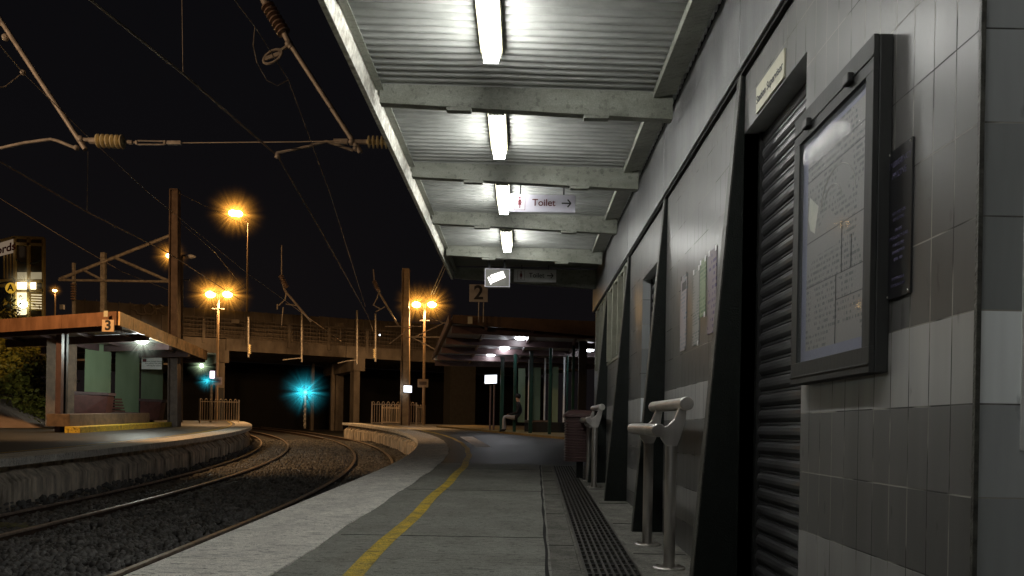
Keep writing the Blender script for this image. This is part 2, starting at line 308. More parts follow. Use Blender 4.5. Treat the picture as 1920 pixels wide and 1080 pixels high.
# coping slabs with nose
b = MB(); ys = frange(-6, 43.2, .45)
for i in range(len(ys)-1):
    a, c = ys[i]+.004, ys[i+1]-.004
    b.hexa([(edge(a), a, gz(a)-.11), (cop(a), a, gz(a)-.11), (cop(c), c, gz(c)-.11), (edge(c), c, gz(c)-.11), (edge(a), a, gz(a)+.006), (cop(a)-.0, a, gz(a)+.006), (cop(c), c, gz(c)+.006), (edge(c), c, gz(c)+.006)])
tag(b.build('platform_coping', 'coping', bevel=.006), kind='structure')
def wallface(name, fe, y0, y1, side, m):
    """precast panels under the coping, each one a little out of line, with raked heads"""
    b = MB(); y = y0; rnd = random.Random(name)
    while y < y1:
        w = rnd.uniform(.16, .34); a, c = y+.022, min(y+w, y1)-.008
        d = .10+rnd.uniform(-.03, .04); z1 = -.20-rnd.uniform(0, .05)
        for (za, zb, da, db) in ((-1.0, z1-.14, d, d), (z1-.14, z1, d, d+.16)):
            b.hexa([(fe(a)+side*da, a, gz(a)+za), (fe(a)+side*(da+.3), a, gz(a)+za), (fe(c)+side*(da+.3), c, gz(c)+za), (fe(c)+side*da, c, gz(c)+za),
                    (fe(a)+side*db, a, gz(a)+zb), (fe(a)+side*(db+.3), a, gz(a)+zb), (fe(c)+side*(db+.3), c, gz(c)+zb), (fe(c)+side*db, c, gz(c)+zb)])
        y += w
    yy = frange(y0, y1, .5)
    for i in range(len(yy)-1):
        a, c = yy[i], yy[i+1]
        b.quad((fe(a)+side*.33, a, gz(a)-1), (fe(c)+side*.33, c, gz(c)-1), (fe(c)+side*.33, c, gz(c)-.02), (fe(a)+side*.33, a, gz(a)-.02))
    return tag(b.build(name, m), kind='structure')
wallface('platform_wall', edge, -6, 43.2, 1, 'wallpanel')
yl = lambda y: edge(y)+1.01+.012*math.sin(y*2.3)
b = MB()
for i in range(-10, 76):
    a, c = i*.5, i*.5+.5; w = .05
    q = lambda y: (yl(y), y, gz(y)+.004)
    r_ = lambda y: (yl(y)+.1, y, gz(y)+.004)
    b.quad(q(a), r_(a), r_(c), q(c))
tag(b.build('platform_line', 'yellow'), 'yellow safety line painted along the near platform', kind='structure')
# hatch mark
b = MB(); pts = [P(862, 818, 1), P(888, 818, 1), P(921, 838, 1), P(893, 838, 1)]
def gp(u, v, h=0):
    q = P(u, v, 1); t = (-H+h)/(q.z-S); return Vector((q.x*t, t, -H+h+S*t))
b.poly([gp(u, v)+Vector((0, 0, .004)) for u, v in ((862, 819), (886, 819), (921, 838), (892, 838))][::-1]); tag(b.build('road_marking', 'whitepaint'), kind='structure')
# concrete strips and the joint beside the drain
dl = lambda y: .33+.017*(y-4); dr = lambda y: .60+.017*(y-4)
strip('concrete_kerb', lambda y: dl(y)-.17, lambda y: dl(y)-.02, -6, 12.2, .004, 'strip', .3)
strip('joint', lambda y: dl(y)-.20-.004*math.sin(y*5), lambda y: dl(y)-.183+.003*math.sin(y*7), -6, 12.2, .0045, 'void', .15)
strip('wall_apron', lambda y: dr(y)+.03, lambda y: 1.4, -6, 12.2, .004, 'strip', .3)
# cross joints in the strips
b = MB()
for y in (4.65, 5.9, 7.2, 8.5, 9.8): b.box(dr(y)+.04, .95, y, y+.012, gz(y), gz(y)+.0065)
for y in (3.4, 4.9, 6.4, 7.9, 9.4, 10.9): b.box(dl(y)-.17, dl(y)-.02, y, y+.01, gz(y), gz(y)+.0065)
for y in (5.2, 8.2, 11.2): b.box(-1.15, dl(y)-.2, y, y+.008, gz(y)-.01, gz(y)+.0025)
tag(b.build('paving_joint', 'void'), kind='structure')
# grated drain
dt = thing('drain_channel', on(.45, 7), 'long slotted iron drain grating set in the platform beside the wall', 'drain')
b = MB(); b.hexa([(dl(-6)-.02, -6, gz(-6)+.001), (dr(-6)+.03, -6, gz(-6)+.001), (dr(12)+.03, 12, gz(12)+.001), (dl(12)-.02, 12, gz(12)+.001)]+[(dl(-6)-.02, -6, gz(-6)+.0045), (dr(-6)+.03, -6, gz(-6)+.0045), (dr(12)+.03, 12, gz(12)+.0045), (dl(12)-.02, 12, gz(12)+.0045)]); b.build('channel', 'void', dt)
b = MB(); y = 1.5
while y < 11.9:
    L = .5; yb = y+L
    for k in range(9):
        t = k/8.
        b.bar((dl(y)+(dr(y)-dl(y))*t, y, gz(y)+.012), (dl(yb)+(dr(yb)-dl(yb))*t, yb, gz(yb)+.012), .012, .014)
    for q in range(4):
        yq = y+q*L/4+.005; b.bar((dl(yq), yq, gz(yq)+.011), (dr(yq), yq, gz(yq)+.011), .014, .012)
    y += L
b.build('grating', mat('iron grating', (.10, .095, .085), .45, .7, .4, 12, .3, 60), dt)
b = MB()
for f_, s_ in ((dl, -.012), (dr, .018)): b.bar((f_(-6)+s_, -6, gz(-6)+.008), (f_(12)+s_, 12, gz(12)+.008), .02, .012)
b.build('edge_frame', 'strip', dt)
# platform 3
e3 = lambda y: edge(y)-5.42
strip('far_platform_surface', lambda y: -48, lambda y: e3(y)-.66, 2, 42, 0, 'asphalt', .5)
b = MB(); ys = frange(2, 41.5, .6)
for i in range(len(ys)-1):
    a, c = ys[i]+.004, ys[i+1]-.004
    b.hexa([(e3(a)-.72, a, gz(a)-.11), (e3(a), a, gz(a)-.11), (e3(c), c, gz(c)-.11), (e3(c)-.72, c, gz(c)-.11), (e3(a)-.72, a, gz(a)+.006), (e3(a), a, gz(a)+.006), (e3(c), c, gz(c)+.006), (e3(c)-.72, c, gz(c)+.006)])
tag(b.build('far_platform_coping', 'coping', bevel=.006), kind='structure')
wallface('far_platform_wall', e3, 2, 41.5, -1, 'wallpanel')
strip('far_platform_line', lambda y: e3(y)-.92, lambda y: e3(y)-.84, 2, 41, .004, 'yellow')
# ballast bed and stones
def bal(y): return gz(y)-.80
strip('ballast_bed', lambda y: e3(y)-.3, lambda y: edge(y)+.3, -4, 62, -.815, 'ballast', .4)
rocks = []
N = 60000
yy = np.random.rand(N)**1.7*34+3.2
ee = np.array([edge(v) for v in yy]); tt = np.random.rand(N); xx = ee-5.35*tt+.0
shoulder = .02+.03*np.sin(xx*2.1+yy*.7)**2+.03*np.sin(yy*1.9+xx)**2+ .12*np.exp(-((tt-1.0)/.012)**2)+.03*np.exp(-((tt-.5)/.12)**2)
for of_ in (.62, 1.69, 3.98, 5.02): shoulder = shoulder*(1-.95*np.exp(-((ee-xx-of_)/.20)**2))
zz = np.array([gz(v) for v in yy])-.80+shoulder+np.random.rand(N)*.02
sz = (.018+.022*np.random.rand(N))*(1+yy*.012)
phi = (1+5**.5)/2
ico = np.array([(-1,phi,0),(1,phi,0),(-1,-phi,0),(1,-phi,0),(0,-1,phi),(0,1,phi),(0,-1,-phi),(0,1,-phi),(phi,0,-1),(phi,0,1),(-phi,0,-1),(-phi,0,1)])/1.9
fc = np.array([(0,11,5),(0,5,1),(0,1,7),(0,7,10),(0,10,11),(1,5,9),(5,11,4),(11,10,2),(10,7,6),(7,1,8),(3,9,4),(3,4,2),(3,2,6),(3,6,8),(3,8,9),(4,9,5),(2,4,11),(6,2,10),(8,6,7),(9,8,1)])
V = ico[None]*(1+.45*(np.random.rand(N, 12, 1)-.5))*(.55+.9*np.random.rand(N, 1, 3))*sz[:, None, None]
th = np.random.rand(N)*6.28; c_, s_ = np.cos(th)[:, None], np.sin(th)[:, None]; V[..., 0], V[..., 1] = V[..., 0]*c_-V[..., 1]*s_, V[..., 0]*s_+V[..., 1]*c_
ph = np.random.rand(N)*6.28; c_, s_ = np.cos(ph)[:, None], np.sin(ph)[:, None]; V[..., 0], V[..., 2] = V[..., 0]*c_-V[..., 2]*s_, V[..., 0]*s_+V[..., 2]*c_
V += np.stack([xx, yy, zz], 1)[:, None]; V = V.reshape(-1, 3); FA = (fc[None]+12*np.arange(N)[:, None, None]).reshape(-1)
me = bpy.data.meshes.new('ballast_stones'); me.vertices.add(len(V)); me.vertices.foreach_set('co', V.astype(np.float32).ravel()); me.loops.add(len(FA)); me.loops.foreach_set('vertex_index', FA.astype(np.int32))
me.polygons.add(len(FA)//3); me.polygons.foreach_set('loop_start', np.arange(0, len(FA), 3, dtype=np.int32)); me.update(calc_edges=True); me.validate(); me.materials.append(M['stone'])
o = bpy.data.objects.new('ballast_stones', me); C.objects.link(o); tag(o, 'dark crushed stone ballast piled around the rails', 'ballast', kind='stuff')
# litter specks
b = MB(); rnd = random.Random(3)
for (u, v, n_, sp) in ((250, 1010, 40, 30), (600, 850, 26, 34), (300, 960, 16, 25), (150, 990, 14, 40), (520, 880, 12, 40), (490, 930, 2, 6), (418, 866, 3, 8), (600, 880, 10, 16), (200, 1065, 4, 14), (620, 872, 4, 6)):
    for _ in range(n_):
        p = gp(u+rnd.gauss(0, sp), v+rnd.gauss(0, sp*.35), -.74); w = rnd.uniform(.012, .035)
        if not (e3(p.y)+.2 < p.x < edge(p.y)-.05): continue
        q = [Vector((rnd.uniform(-1, 1), rnd.uniform(-1, 1), rnd.uniform(0, .8)))*w for _ in range(4)]
        b.poly([p+q[0], p+q[1], p+q[2]]); b.poly([p+q[0], p+q[2], p+q[3]])
tag(b.build('litter_scraps', 'litter'), 'pale scraps of litter scattered over the ballast between the rails', 'litter', kind='stuff')
# tracks
def track(offs, label):
    t = thing('railway_track', Vector((edge(10)-offs[0]-.5, 10, bal(10))), label, 'track', 'railway tracks between the platforms')
    for of in offs:
        b = MB(); w = MB(); ys = frange(-3, 58, .5)
        for i in range(len(ys)-1):
            p = [Vector((edge(y)-of, y, gz(y))) for y in (ys[i], ys[i+1]+.001)]
            up = Vector((0, 0, 1))
            w.bar(p[0]-up*.755, p[1]-up*.755, .024, .10); w.bar(p[0]-up*.80, p[1]-up*.80, .12, .02)
            b.bar(p[0]-up*.695, p[1]-up*.695, .066, .03)
        r_ = b.build('rail', 'rail', t, bevel=.006); w.build('rail_web', 'rust', r_)
    b = MB()
    for k in range(70):
        y = 1.5+k*.68; s_ = -.014*max(0, y-10); d = Vector((1, -s_ if False else 0, 0)); c = Vector((edge(y)-(offs[0]+offs[1])/2, y, gz(y)-.865)); d = Vector((1, .014*max(0, y-10), 0)).normalized()
        b.bar(c-d*.95, c+d*.95, .2, .1)
    b.build('sleeper_row', 'strip', t)
    return t
track((.62, 1.69), 'curved narrow gauge track running beside the near platform coping')
track((3.98, 5.02), 'curved narrow gauge track beside the far platform wall')
p = gp(30, 985, -.74)
tag(MB().box(p.x-.55, p.x+.35, p.y-.16, p.y+.22, p.z-.1, p.z+.01).build('cable_cover', mat('mossy concrete', (.22, .22, .10), .8, 0, .5, 9, .5, 60, dirt=(.07, .07, .03)), bevel=.01, origin=p), 'flat mossy concrete cover slab lying between the rails of the far track', 'cover slab')
# ================================================================ STATION BUILDING
XW = .964; YC = 1.727; YE = 10.95
bl = thing('station_building', on(XW+1.2, 5), 'low grey tiled station building with black buttresses along the platform', 'building')
D1 = (2.81, 3.60, 1.325); D2 = (5.75, 6.62, 1.235)        # door openings: y0, y1, lintel height
b = MB(); zf = -1.1; zt = 1.62; th = .10
def wallseg(y0, y1, z0, z1): b.quad((XW, y0, z0), (XW, y0, z1), (XW, y1, z1), (XW, y1, z0))
wallseg(YC, D1[0], zf, zt); wallseg(D1[0], D1[1], D1[2], zt); wallseg(D1[1], D2[0], zf, zt); wallseg(D2[0], D2[1], D2[2], zt); wallseg(D2[1], 7.6, zf, zt); wallseg(7.6, 10.6, zf, .755); wallseg(10.6, YE, zf, zt)
b.build('wall', 'tile', bl)
for (y0, y1, z) in (D1, D2):
    b = MB(); b.quad((XW, y1, zf), (XW, y1, z), (XW+.13, y1, z), (XW+.13, y1, zf)); b.quad((XW, y0, z), (XW, y0, zf), (XW+.13, y0, zf), (XW+.13, y0, z))
    b.quad((XW, y0, z), (XW+.13, y0, z), (XW+.13, y1, z), (XW, y1, z)); b.build('door_reveal', 'tile_end', bl)
b = MB(); b.quad((XW, YC, zf), (4, YC, zf), (4, YC, 2.6), (XW, YC, 2.6)); b.build('end_wall', 'tile_end', bl)
b = MB(); b.box(XW-.004, XW+.006, YC-.006, YC+.004, zf, zt); b.build('corner_trim', 'chip', bl)
b = MB()      # closing planes
b.box(XW+.2, 4, YC+.02, YE, zf, 2.02); b.build('core', 'void', bl)
b = MB(); b.quad((XW, YE, zf), (XW, YE, zt), (4, YE, zt), (4, YE, zf)); b.build('back_wall', 'brownwall', bl)
# shutters
for (y0, y1, z) in (D1, D2):
    d = thing('x', (0, 0, 0), 'x', 'x') if False else None
    b = MB(); zz_ = gz(y0)-.02; xs = XW+.085
    while zz_ < z-.004:
        pr = [(0, 0), (-.007, .006), (-.013, .018), (-.014, .032), (-.010, .046), (-.003, .054), (.001, .056), (-.004, .059), (-.004, .066), (.001, .068)]
        for i in range(len(pr)-1):
            a, c = pr[i], pr[i+1]
            b.quad((xs+a[0], y1-.03, zz_+a[1]), (xs+a[0], y0+.03, zz_+a[1]), (xs+c[0], y0+.03, zz_+c[1]), (xs+c[0], y1-.03, zz_+c[1]))
        zz_ += .068
    sh = b.build('roller_shutter', 'slat', bl, smooth=True)
    g_ = MB(); g_.box(xs-.022, xs+.012, y1-.035, y1-.001, gz(y0)-.05, z-.002); g_.box(xs-.022, xs+.012, y0+.001, y0+.035, gz(y0)-.05, z-.002); g_.build('guide_rail', 'black', sh)
# buttress posts
for y in (3.60, 5.52, 7.40, 9.28):
    g = gz(y); b = MB()
    prof = [(XW-.012, 1.6), (XW-.20, g), (XW+.12, g), (XW+.12, 1.6)]
    b.prism([(x, y, z) for x, z in prof], (0, .05, 0)); po = b.build('buttress', 'post', bl, bevel=.003)
    e = MB(); e.hexa([(XW-.205, y-.002, g), (XW-.200, y-.002, g), (XW-.200, y+.062, g), (XW-.205, y+.062, g), (XW-.019, y-.002, 1.6), (XW-.012, y-.002, 1.6), (XW-.012, y+.062, 1.6), (XW-.019, y+.062, 1.6)]); e.build('flange', 'chip', po)
# concrete band
b = MB(); ys = [0.6, 3.58, 5.5, 7.38, 9.26, YE+.1]
for i in range(len(ys)-1): b.box(XW-.035, XW+.25, ys[i]+.004, ys[i+1]-.004, 1.60, 2.08)
b.build('fascia_band', 'concrete_band', bl, bevel=.005)
b = MB(); b.box(XW-.02, XW+.2, .6, YE, 1.585, 1.603); b.build('shadow_joint', 'void', bl)
b = MB(); b.box(XW+.0, 4.0, YC+.01, YE, 2.02, 2.2); b.build('roof', 'void', bl)
# louvre window
wn = MB(); wn.box(XW+.05, XW+.06, 7.6, 10.6, .75, 1.6); wo = wn.build('window', 'fin', bl)
b = MB(); b.box(XW-.01, XW+.06, 7.6, 10.6, .735, .765); b.box(XW-.01, XW+.06, 7.6, 10.6, 1.55, 1.598); b.build('window_frame', 'fin', wo)
for k in range(7):
    y = 7.64+k*.48; MB().box(XW-.03, XW+.055, y, y+.05, .766, 1.549).build('window_fin', 'fin', wo, bevel=.003)
# ================================================================ CANOPY
ca = thing('platform_canopy', (0, 6, 2.1), 'corrugated metal canopy with cream beams over the near platform', 'canopy')
def sz_(x): return 2.085+.012*(-x)      # soffit level, rising to the track
BE = [.60+1.45*k for k in range(-2, 7)]      # beams; 4.95 is number three
b = MB(); pitch = .076; y = -3.0; n_ = int((9.38+3.0)/(pitch/8)); pp = []
for i in range(n_+1):
    yy_ = y+i*pitch/8; ph_ = (i % 8)/8.
    w = (0, 0, .12, .8, 1, 1, .8, .12)[i % 8]
    pp.append((yy_, .026*w))
for i in range(len(pp)-1):
    (a, za), (c, zc) = pp[i], pp[i+1]
    b.quad((-.92, a, sz_(-.92)+za), (-.92, c, sz_(-.92)+zc), (XW-.04, c, sz_(XW)+zc), (XW-.04, a, sz_(XW)+za))
b.build('soffit', 'soffit', ca)
b = MB(); b.box(-.97, XW+.2, -3.0, 10.75, 2.14, 2.17); b.build('roof_sheet', 'black', ca)
for y in BE+[10.62]:
    if y == 10.62:
        b = MB(); b.prism([(-.93, y, 2.10), (-.93, y, 1.96), (XW+.1, y, 1.84), (XW+.1, y, 2.10)], (0, .06, 0)); b.build('end_beam', 'beam', ca); continue
    b = MB()
    zl, zr = 1.975, 1.905
    b.prism([(-.905, y, sz_(-.9)-.004), (-.905, y, zl), (.885, y, zr), (.885, y, sz_(.9)-.004)], (0, .014, 0))      # web
    b.hexa([(-.905, y+.014, zl), (.885, y+.014, zr), (.885, y+.07, zr), (-.905, y+.07, zl), (-.905, y+.014, zl+.012), (.885, y+.014, zr+.012), (.885, y+.07, zr+.012), (-.905, y+.07, zl+.012)])
    be = b.build('beam', 'beam', ca, bevel=.002)
    for xx_ in (-.42, .42):
        zc = zl+(zr-zl)*(xx_+.9)/1.8
        MB().box(xx_-.075, xx_+.075, y-.006, y+.05, zc-.022, zc-.003).build('cleat', 'beam', be)
b = MB(); b.quad((-.9, 9.38, 2.12), (XW, 9.38, 2.12), (XW, 10.62, 2.12), (-.9, 10.62, 2.12)); b.build('end_soffit', 'beam', ca)
# gutter: inner strip, ragged top cut to the shadow line, and fascia angle
b = MB(); rnd = random.Random(5); ys = frange(-3.0, 10.72, .03); off = 0
for i in range(len(ys)-1):
    a, c = ys[i], ys[i+1]; o2 = max(-.012, min(.012, off+rnd.uniform(-.007, .007)))
    b.quad((-.945, a, 1.962), (-.945, c, 1.962), (-.930+o2*.2, c, 2.052+o2), (-.930+off*.2, a, 2.052+off)); off = o2
b.box(-.975, -.946, -3.0, 10.72, 1.955, 2.14); b.build('gutter', 'gutter', ca)
b = MB()
for k in range(-2, 7):
    y0 = .60+1.45*k+.075; y1 = y0+1.37
    y1 = min(y1, 10.6)
    b.prism([(-.925, y0, 2.05), (-.88, y0, 2.05), (-.88, y0, 2.058), (-.917, y0, 2.058), (-.917, y0, 2.10), (-.925, y0, 2.10)], (0, y1-y0, 0))
b.build('edge_angle', 'beam', ca)
b = MB()
for k in range(-2, 6):
    y0 = .60+1.45*k+.075; y1 = y0+1.37; b.prism([(.76, y0, 2.066), (.765, y0, 2.03), (.77, y0, 2.03), (.90, y0, 2.058), (.90, y0, 2.066)], (0, y1-y0, 0))
b.build('wall_purlin', 'beam', ca, bevel=.002)
# fluorescent battens
def batten(yc, lab):
    z = 2.055; x = -.2
    t = thing('fluorescent_light', (x, yc, z), lab, 'ceiling light', 'fluorescent battens under the canopy')
    b = MB(); b.box(x-.060, x+.060, yc-.36, yc+.36, z-.030, z+.04); b.build('housing', 'housing', t, bevel=.004)
    b = MB(); ys_ = (yc-.345, yc-.32, yc+.30, yc+.345); ws = (.036, .048, .048, .030); zs = (.075, .108, .108, .07)
    for i in range(3):
        (a, wa, za), (c, wc, zc) = zip(ys_, ws, zs) and ((ys_[i], ws[i], zs[i]), (ys_[i+1], ws[i+1], zs[i+1]))
        b.hexa([(x-wa*.8, a, z-za), (x+wa*.8, a, z-za), (x+wc*.8, c, z-zc), (x-wc*.8, c, z-zc), (x-wa, a, z-.031), (x+wa, a, z-.031), (x+wc, c, z-.031), (x-wc, c, z-.031)])
    df = b.build('diffuser', 'tube', t); df.data.materials.append(M['tubeb'])
    for pp_ in df.data.polygons:
        if pp_.normal.z < -.7: pp_.material_index = 1
    for q0, q1 in ((yc-.375, yc-.352), (yc+.352, yc+.37)): MB().box(x-.05, x+.05, q0, q1, z-.05, z+.02).build('end_cap', 'cream', t)
for i, (yc, lb) in enumerate(((-1.75, 'fluorescent batten light in the hindmost canopy bay'), (-.30, 'fluorescent batten light in the canopy bay behind the viewpoint'), (1.15, 'fluorescent batten light in the canopy bay over the tiled corner'), (2.6, 'fluorescent batten light in the canopy bay before the first visible one'), (4.03, 'largest glowing fluorescent batten, nearest in the canopy'),
              (5.57, 'second glowing fluorescent batten from the front, between first and second beams'), (7.08, 'glowing fluorescent batten partly beside the bright white toilet sign'), (8.66, 'smallest and farthest glowing fluorescent batten in the canopy'))):
    batten(yc, lb)
# toilet signs
def figure(b, c, s_):      # woman pictogram in the XZ plane at c
    b.sphere(c+Vector((0, 0, .040*s_)), .008*s_, .001, .008*s_, 10, 6)
    for pts in ([(-.008, .028), (.008, .028), (.017, .002), (.013, 0), (.007, .016), (.014, -.014), (-.014, -.014), (-.007, .016), (-.013, 0), (-.017, .002)], [(-.006, -.014), (-.001, -.014), (-.001, -.04), (-.005, -.04)], [(.001, -.014), (.006, -.014), (.005, -.04), (.001, -.04)]):
        b.prism([c+Vector((x*s_, -.0007, z*s_)) for x, z in pts], (0, .0012, 0))
def toilet(x0, x1, zb, zt_, y, label, m, scale=1.):
    t = thing('toilet_sign', ((x0+x1)/2, y, zt_), label, 'sign', 'hanging toilet signs')
    MB().box(x0, x1, y, y+.02, zb, zt_).build('board', m, t, bevel=.002)
    h = zt_-zb; zc = (zb+zt_)/2; L = x1-x0
    b = MB(); cx = x0+.115*L+.03; w_, hh = .045, .058
    for a, c in (((-w_, -hh), (w_, -hh)), ((w_, -hh), (w_, hh)), ((w_, hh), (-w_, hh)), ((-w_, hh), (-w_, -hh))):
        b.bar((cx+a[0], y-.001, zc+a[1]), (cx+c[0], y-.001, zc+c[1]), .003, .002)
    figure(b, Vector((cx, y-.0012, zc)), 1.1); b.build('pictogram', 'maroon', t)
    text('Toilet', .082, 'ink' if y > 8 else 'maroon', t, XR, ZU, (x0+.355*L, y-.001, zc+.004), 'LEFT', bold=.0005)
    b = MB(); ax = x1-.075; b.bar((ax-.042, y-.001, zc+.004), (ax+.03, y-.001, zc+.004), .002, .011)
    for s_ in (-1, 1): b.bar((ax+.036, y-.001, zc+.004), (ax+.008, y-.001, zc+.004+s_*.032), .002, .011)
    b.build('arrow', 'ink', t)
    for xx_ in (x0+.1, x1-.1): MB().box(xx_-.006, xx_+.006, y+.004, y+.016, zt_, 2.09).build('hanger', 'black', t)
toilet(-.15, .42, 1.845, 1.995, 6.9, 'bright white Toilet sign with red lettering beside the third light', 'signwhite')
toilet(-.14, .40, 1.875, 2.035, 10.35, 'dim grey Toilet sign farther along, behind the hanging mirror box', 'white')
# hanging box sign, its bright reflection made of emissive patches
t = thing('display_screen', P(932, 480, 9.6), 'hanging grey framed screen with a tilted bright white reflection', 'screen')
a, c = P(910, 504, 9.5), P(955, 538, 9.5)
b = MB().box(a.x, c.x, 9.5, 9.62, c.z, a.z); b.build('housing', mat('screen grey', (.20, .20, .17), .4), t, bevel=.004)
b = MB(); 
for q, r_ in (((a.x, a.z), (c.x, a.z)), ((c.x, a.z), (c.x, c.z)), ((c.x, c.z), (a.x, c.z)), ((a.x, c.z), (a.x, a.z))): b.bar((q[0], 9.497, q[1]), (r_[0], 9.497, r_[1]), .010, .008)
b.build('frame', 'signwhite', t)
b = MB(); b.poly([P(u, v, 9.496) for u, v in ((919, 516), (943, 508), (948, 520), (925, 530))][::-1]); b.poly([P(u, v, 9.496) for u, v in ((914, 521), (917, 518), (924, 530), (920, 534))][::-1]); b.build('reflection_patch', emit('painted reflection', (1, .97, .95), 2.2), t)
for u in (917, 946):
    p = P(u, 504, 9.56); MB().box(p.x-.012, p.x+.012, 9.55, 9.57, p.z, 2.1).build('hanger', 'black', t)
# ================================================================ WALL FURNITURE
# notice case
t = thing('notice_case', (XW, 2.45, .6), 'black framed glass notice case with a train map on the tiled wall', 'notice case')
x0 = .915; y0, y1, z0, z1 = 2.14, 2.765, .165, 1.06
b = MB(); b.box(x0+.012, XW-.001, y0, y1, z0, z1)
b.build('box', 'case', t, bevel=.003)
iy0, iy1, iz0, iz1 = 2.19, 2.71, .235, .965
b = MB(); 
for q in ((y0, y1, iz1, z1), (y0, y1, z0, iz0), (y0, iy0, iz0, iz1), (iy1, y1, iz0, iz1)): b.box(x0-.004, x0+.011, q[0]+.001, q[1]-.001, q[2], q[3])
b.box(x0-.007, x0-.0045, y0, y1, iz1+.035, iz1+.041); b.box(x0-.007, x0-.0045, y0, y1, z0+.02, z0+.026)
b.build('frame', 'case', t, bevel=.002)
MB().quad((x0+.0115, iy0, iz0), (x0+.0115, iy0, iz1), (x0+.0115, iy1, iz1), (x0+.0115, iy1, iz0)).build('backing', mat('case lining', (.16, .17, .24), .6, 0, .1, 9, 0), t)
po = MB().quad((x0+.011, iy0+.012, iz0+.035), (x0+.011, iy0+.012, iz1-.03), (x0+.011, iy1-.045, iz1-.03), (x0+.011, iy1-.045, iz0+.035)).build('poster', 'poster', t)
b = MB(); px = x0+.0105; A, B_ = iy0+.012, iy1-.045
def ln(y_a, z_a, y_b, z_b, w=.0028): b.bar((px, y_a, z_a), (px, y_b, z_b), .0006 if abs(y_a-y_b) > abs(z_a-z_b) else w, w if abs(y_a-y_b) > abs(z_a-z_b) else .0006)
for z in (.865, .82, .70 if False else .62, .475): ln(A, z, B_, z)
ln(A, .40, (A+B_)/2-.02, .40); ln((A+B_)/2-.02, .27, (A+B_)/2-.02, .475); ln((A+B_)/2-.06, .475, (A+B_)/2-.06, .62); ln((A+B_)/2-.13, .475, (A+B_)/2-.13, .57)
b.build('rule_line', 'ink', po)
b = MB()
arc = [Vector((px, (A+B_)/2-.02+.13*math.cos(t_), .70+.10*math.sin(t_))) for t_ in [i*math.pi/14 for i in range(15)]]; b.tube(arc, .0012, 5)
arc = [Vector((px, (A+B_)/2+.02+.07*math.cos(t_), .70+.055*math.sin(t_))) for t_ in [i*math.pi/14 for i in range(15)]]; b.tube(arc, .001, 5)
b.poly([(px-.0004, B_-.02, .77), (px-.0004, B_-.10, .72), (px-.0004, B_-.07, .64), (px-.0004, B_-.03, .66), (px-.0004, B_-.01, .70)]); b.build('map_outline', mat('map pale', (.42, .42, .36), .6, bump=0), po)
MB().quad((x0+.003, iy0, iz0), (x0+.003, iy0, iz1), (x0+.003, iy1, iz1), (x0+.003, iy1, iz0)).build('glass', 'glass', t)
for y in (2.29, 2.62):
    MB().box(x0-.022, x0-.004, y-.022, y+.022, iz1+.022, iz1+.05).build('lock', 'black', t, bevel=.004)
# emergency plate
t = thing('emergency_sign', (XW, 2.08, .55), 'narrow black emergency phone plate with faint violet lettering', 'sign')
x0 = XW-.006; MB().box(x0, XW-.0005, 2.018, 2.148, .355, .745).build('plate', 'blackboard', t, bevel=.001)
vi = mat('violet lettering', (.10, .09, .16), .6, bump=0); M['vi'] = vi
yc = 2.083; R_, U_ = (0, -1, 0), (0, 0, 1)
for s_, z, sz1 in (('EMERGENCY', .705, .022), ('PHONE', .675, .024), ('FOR HELP OR', .575, .012), ('TO REPORT', .559, .012), ('IN AN', .530, .013), ('EMERGENCY CALL', .512, .013), ('POLICE FIRE', .492, .012), ('AMBULANCE', .474, .012), ('DIAL 000', .455, .012), ('SERVICE AREA', .405, .011), ('STATION STAFF', .388, .011)):
    text(s_, sz1, 'vi', t, R_, U_, (x0-.0006, yc, z), ext=.0003)
b = MB()
for y in (2.026, 2.14):
    for z in (.363, .737): b.sphere((x0-.001, y, z), .002, .003, .003, 8, 5)
b.build('screw', 'steel', t)
# station supervisor
t = thing('door_sign', (XW, 3.22, 1.38), 'cream Station Supervisor plate over the roller shutter doorway', 'sign')
MB().box(XW-.008, XW-.0005, 3.04, 3.40, 1.335, 1.445).build('plate', 'cream_sign', t, bevel=.001)
text('Station Supervisor', .046, 'ink', t, R_, U_, (XW-.009, 3.22, 1.385), ext=.0004, bold=.0006)
# white notice on end wall
t = thing('paper_notice', (1.1, YC, .27), 'pale laminated sheet at the right edge on the end wall', 'notice')
MB().box(1.0595, 1.27, YC-.004, YC-.0005, -.028, .565).build('sheet', mat('laminated paper', (.62, .62, .60), .3, 0, .1, 6, .3, 12), t)
# posters between first and second buttress
def flyer(uL, uR, vT, vB, m, label, ink=None):
    YL = F*XW/((uL-CX)-0.0+ (vT-CY)*.0175); YR = F*XW/((uR-CX)+(vT-CY)*.0175)
    zt_ = P(uL, vT, YL).z; zb_ = P(uL, vB, YL).z
    t = thing('wall_flyer', (XW, (YL+YR)/2, zt_), label, 'flyer', 'flyers taped to the tiled wall')
    MB().box(XW-.0035, XW-.0008, YR, YL, zb_, zt_).build('sheet', m, t)
    b = MB()
    if ink: b.box(XW-.0042, XW-.0036, YR+.02, YL-.04, zt_-.09, zt_-.04)
    for (y, z) in ((YR, zt_), (YL-.03, zt_), (YR, zb_+.01)): b.box(XW-.0046, XW-.0043, y, y+.03, z-.02, z+.008)
    b.build('tape', 'ink' if ink else 'white', t); return t
flyer(1278, 1289, 522, 660, paper_mat('pink flyer', (.29, .26, .27), (.08, .15, .2), seed=1, lines=40), 'pale pink flyer, leftmost on the tiled wall between buttresses', True)
flyer(1301, 1313, 510, 650, paper_mat('grey flyer', (.26, .255, .24), (.06, .10, .10), seed=2, lines=60), 'grey printed flyer between the pink and the green flyer')
flyer(1314, 1325, 492, 597, paper_mat('green flyer', (.22, .27, .17), (.04, .12, .06), seed=3, lines=45), 'light green flyer on the tiled wall')
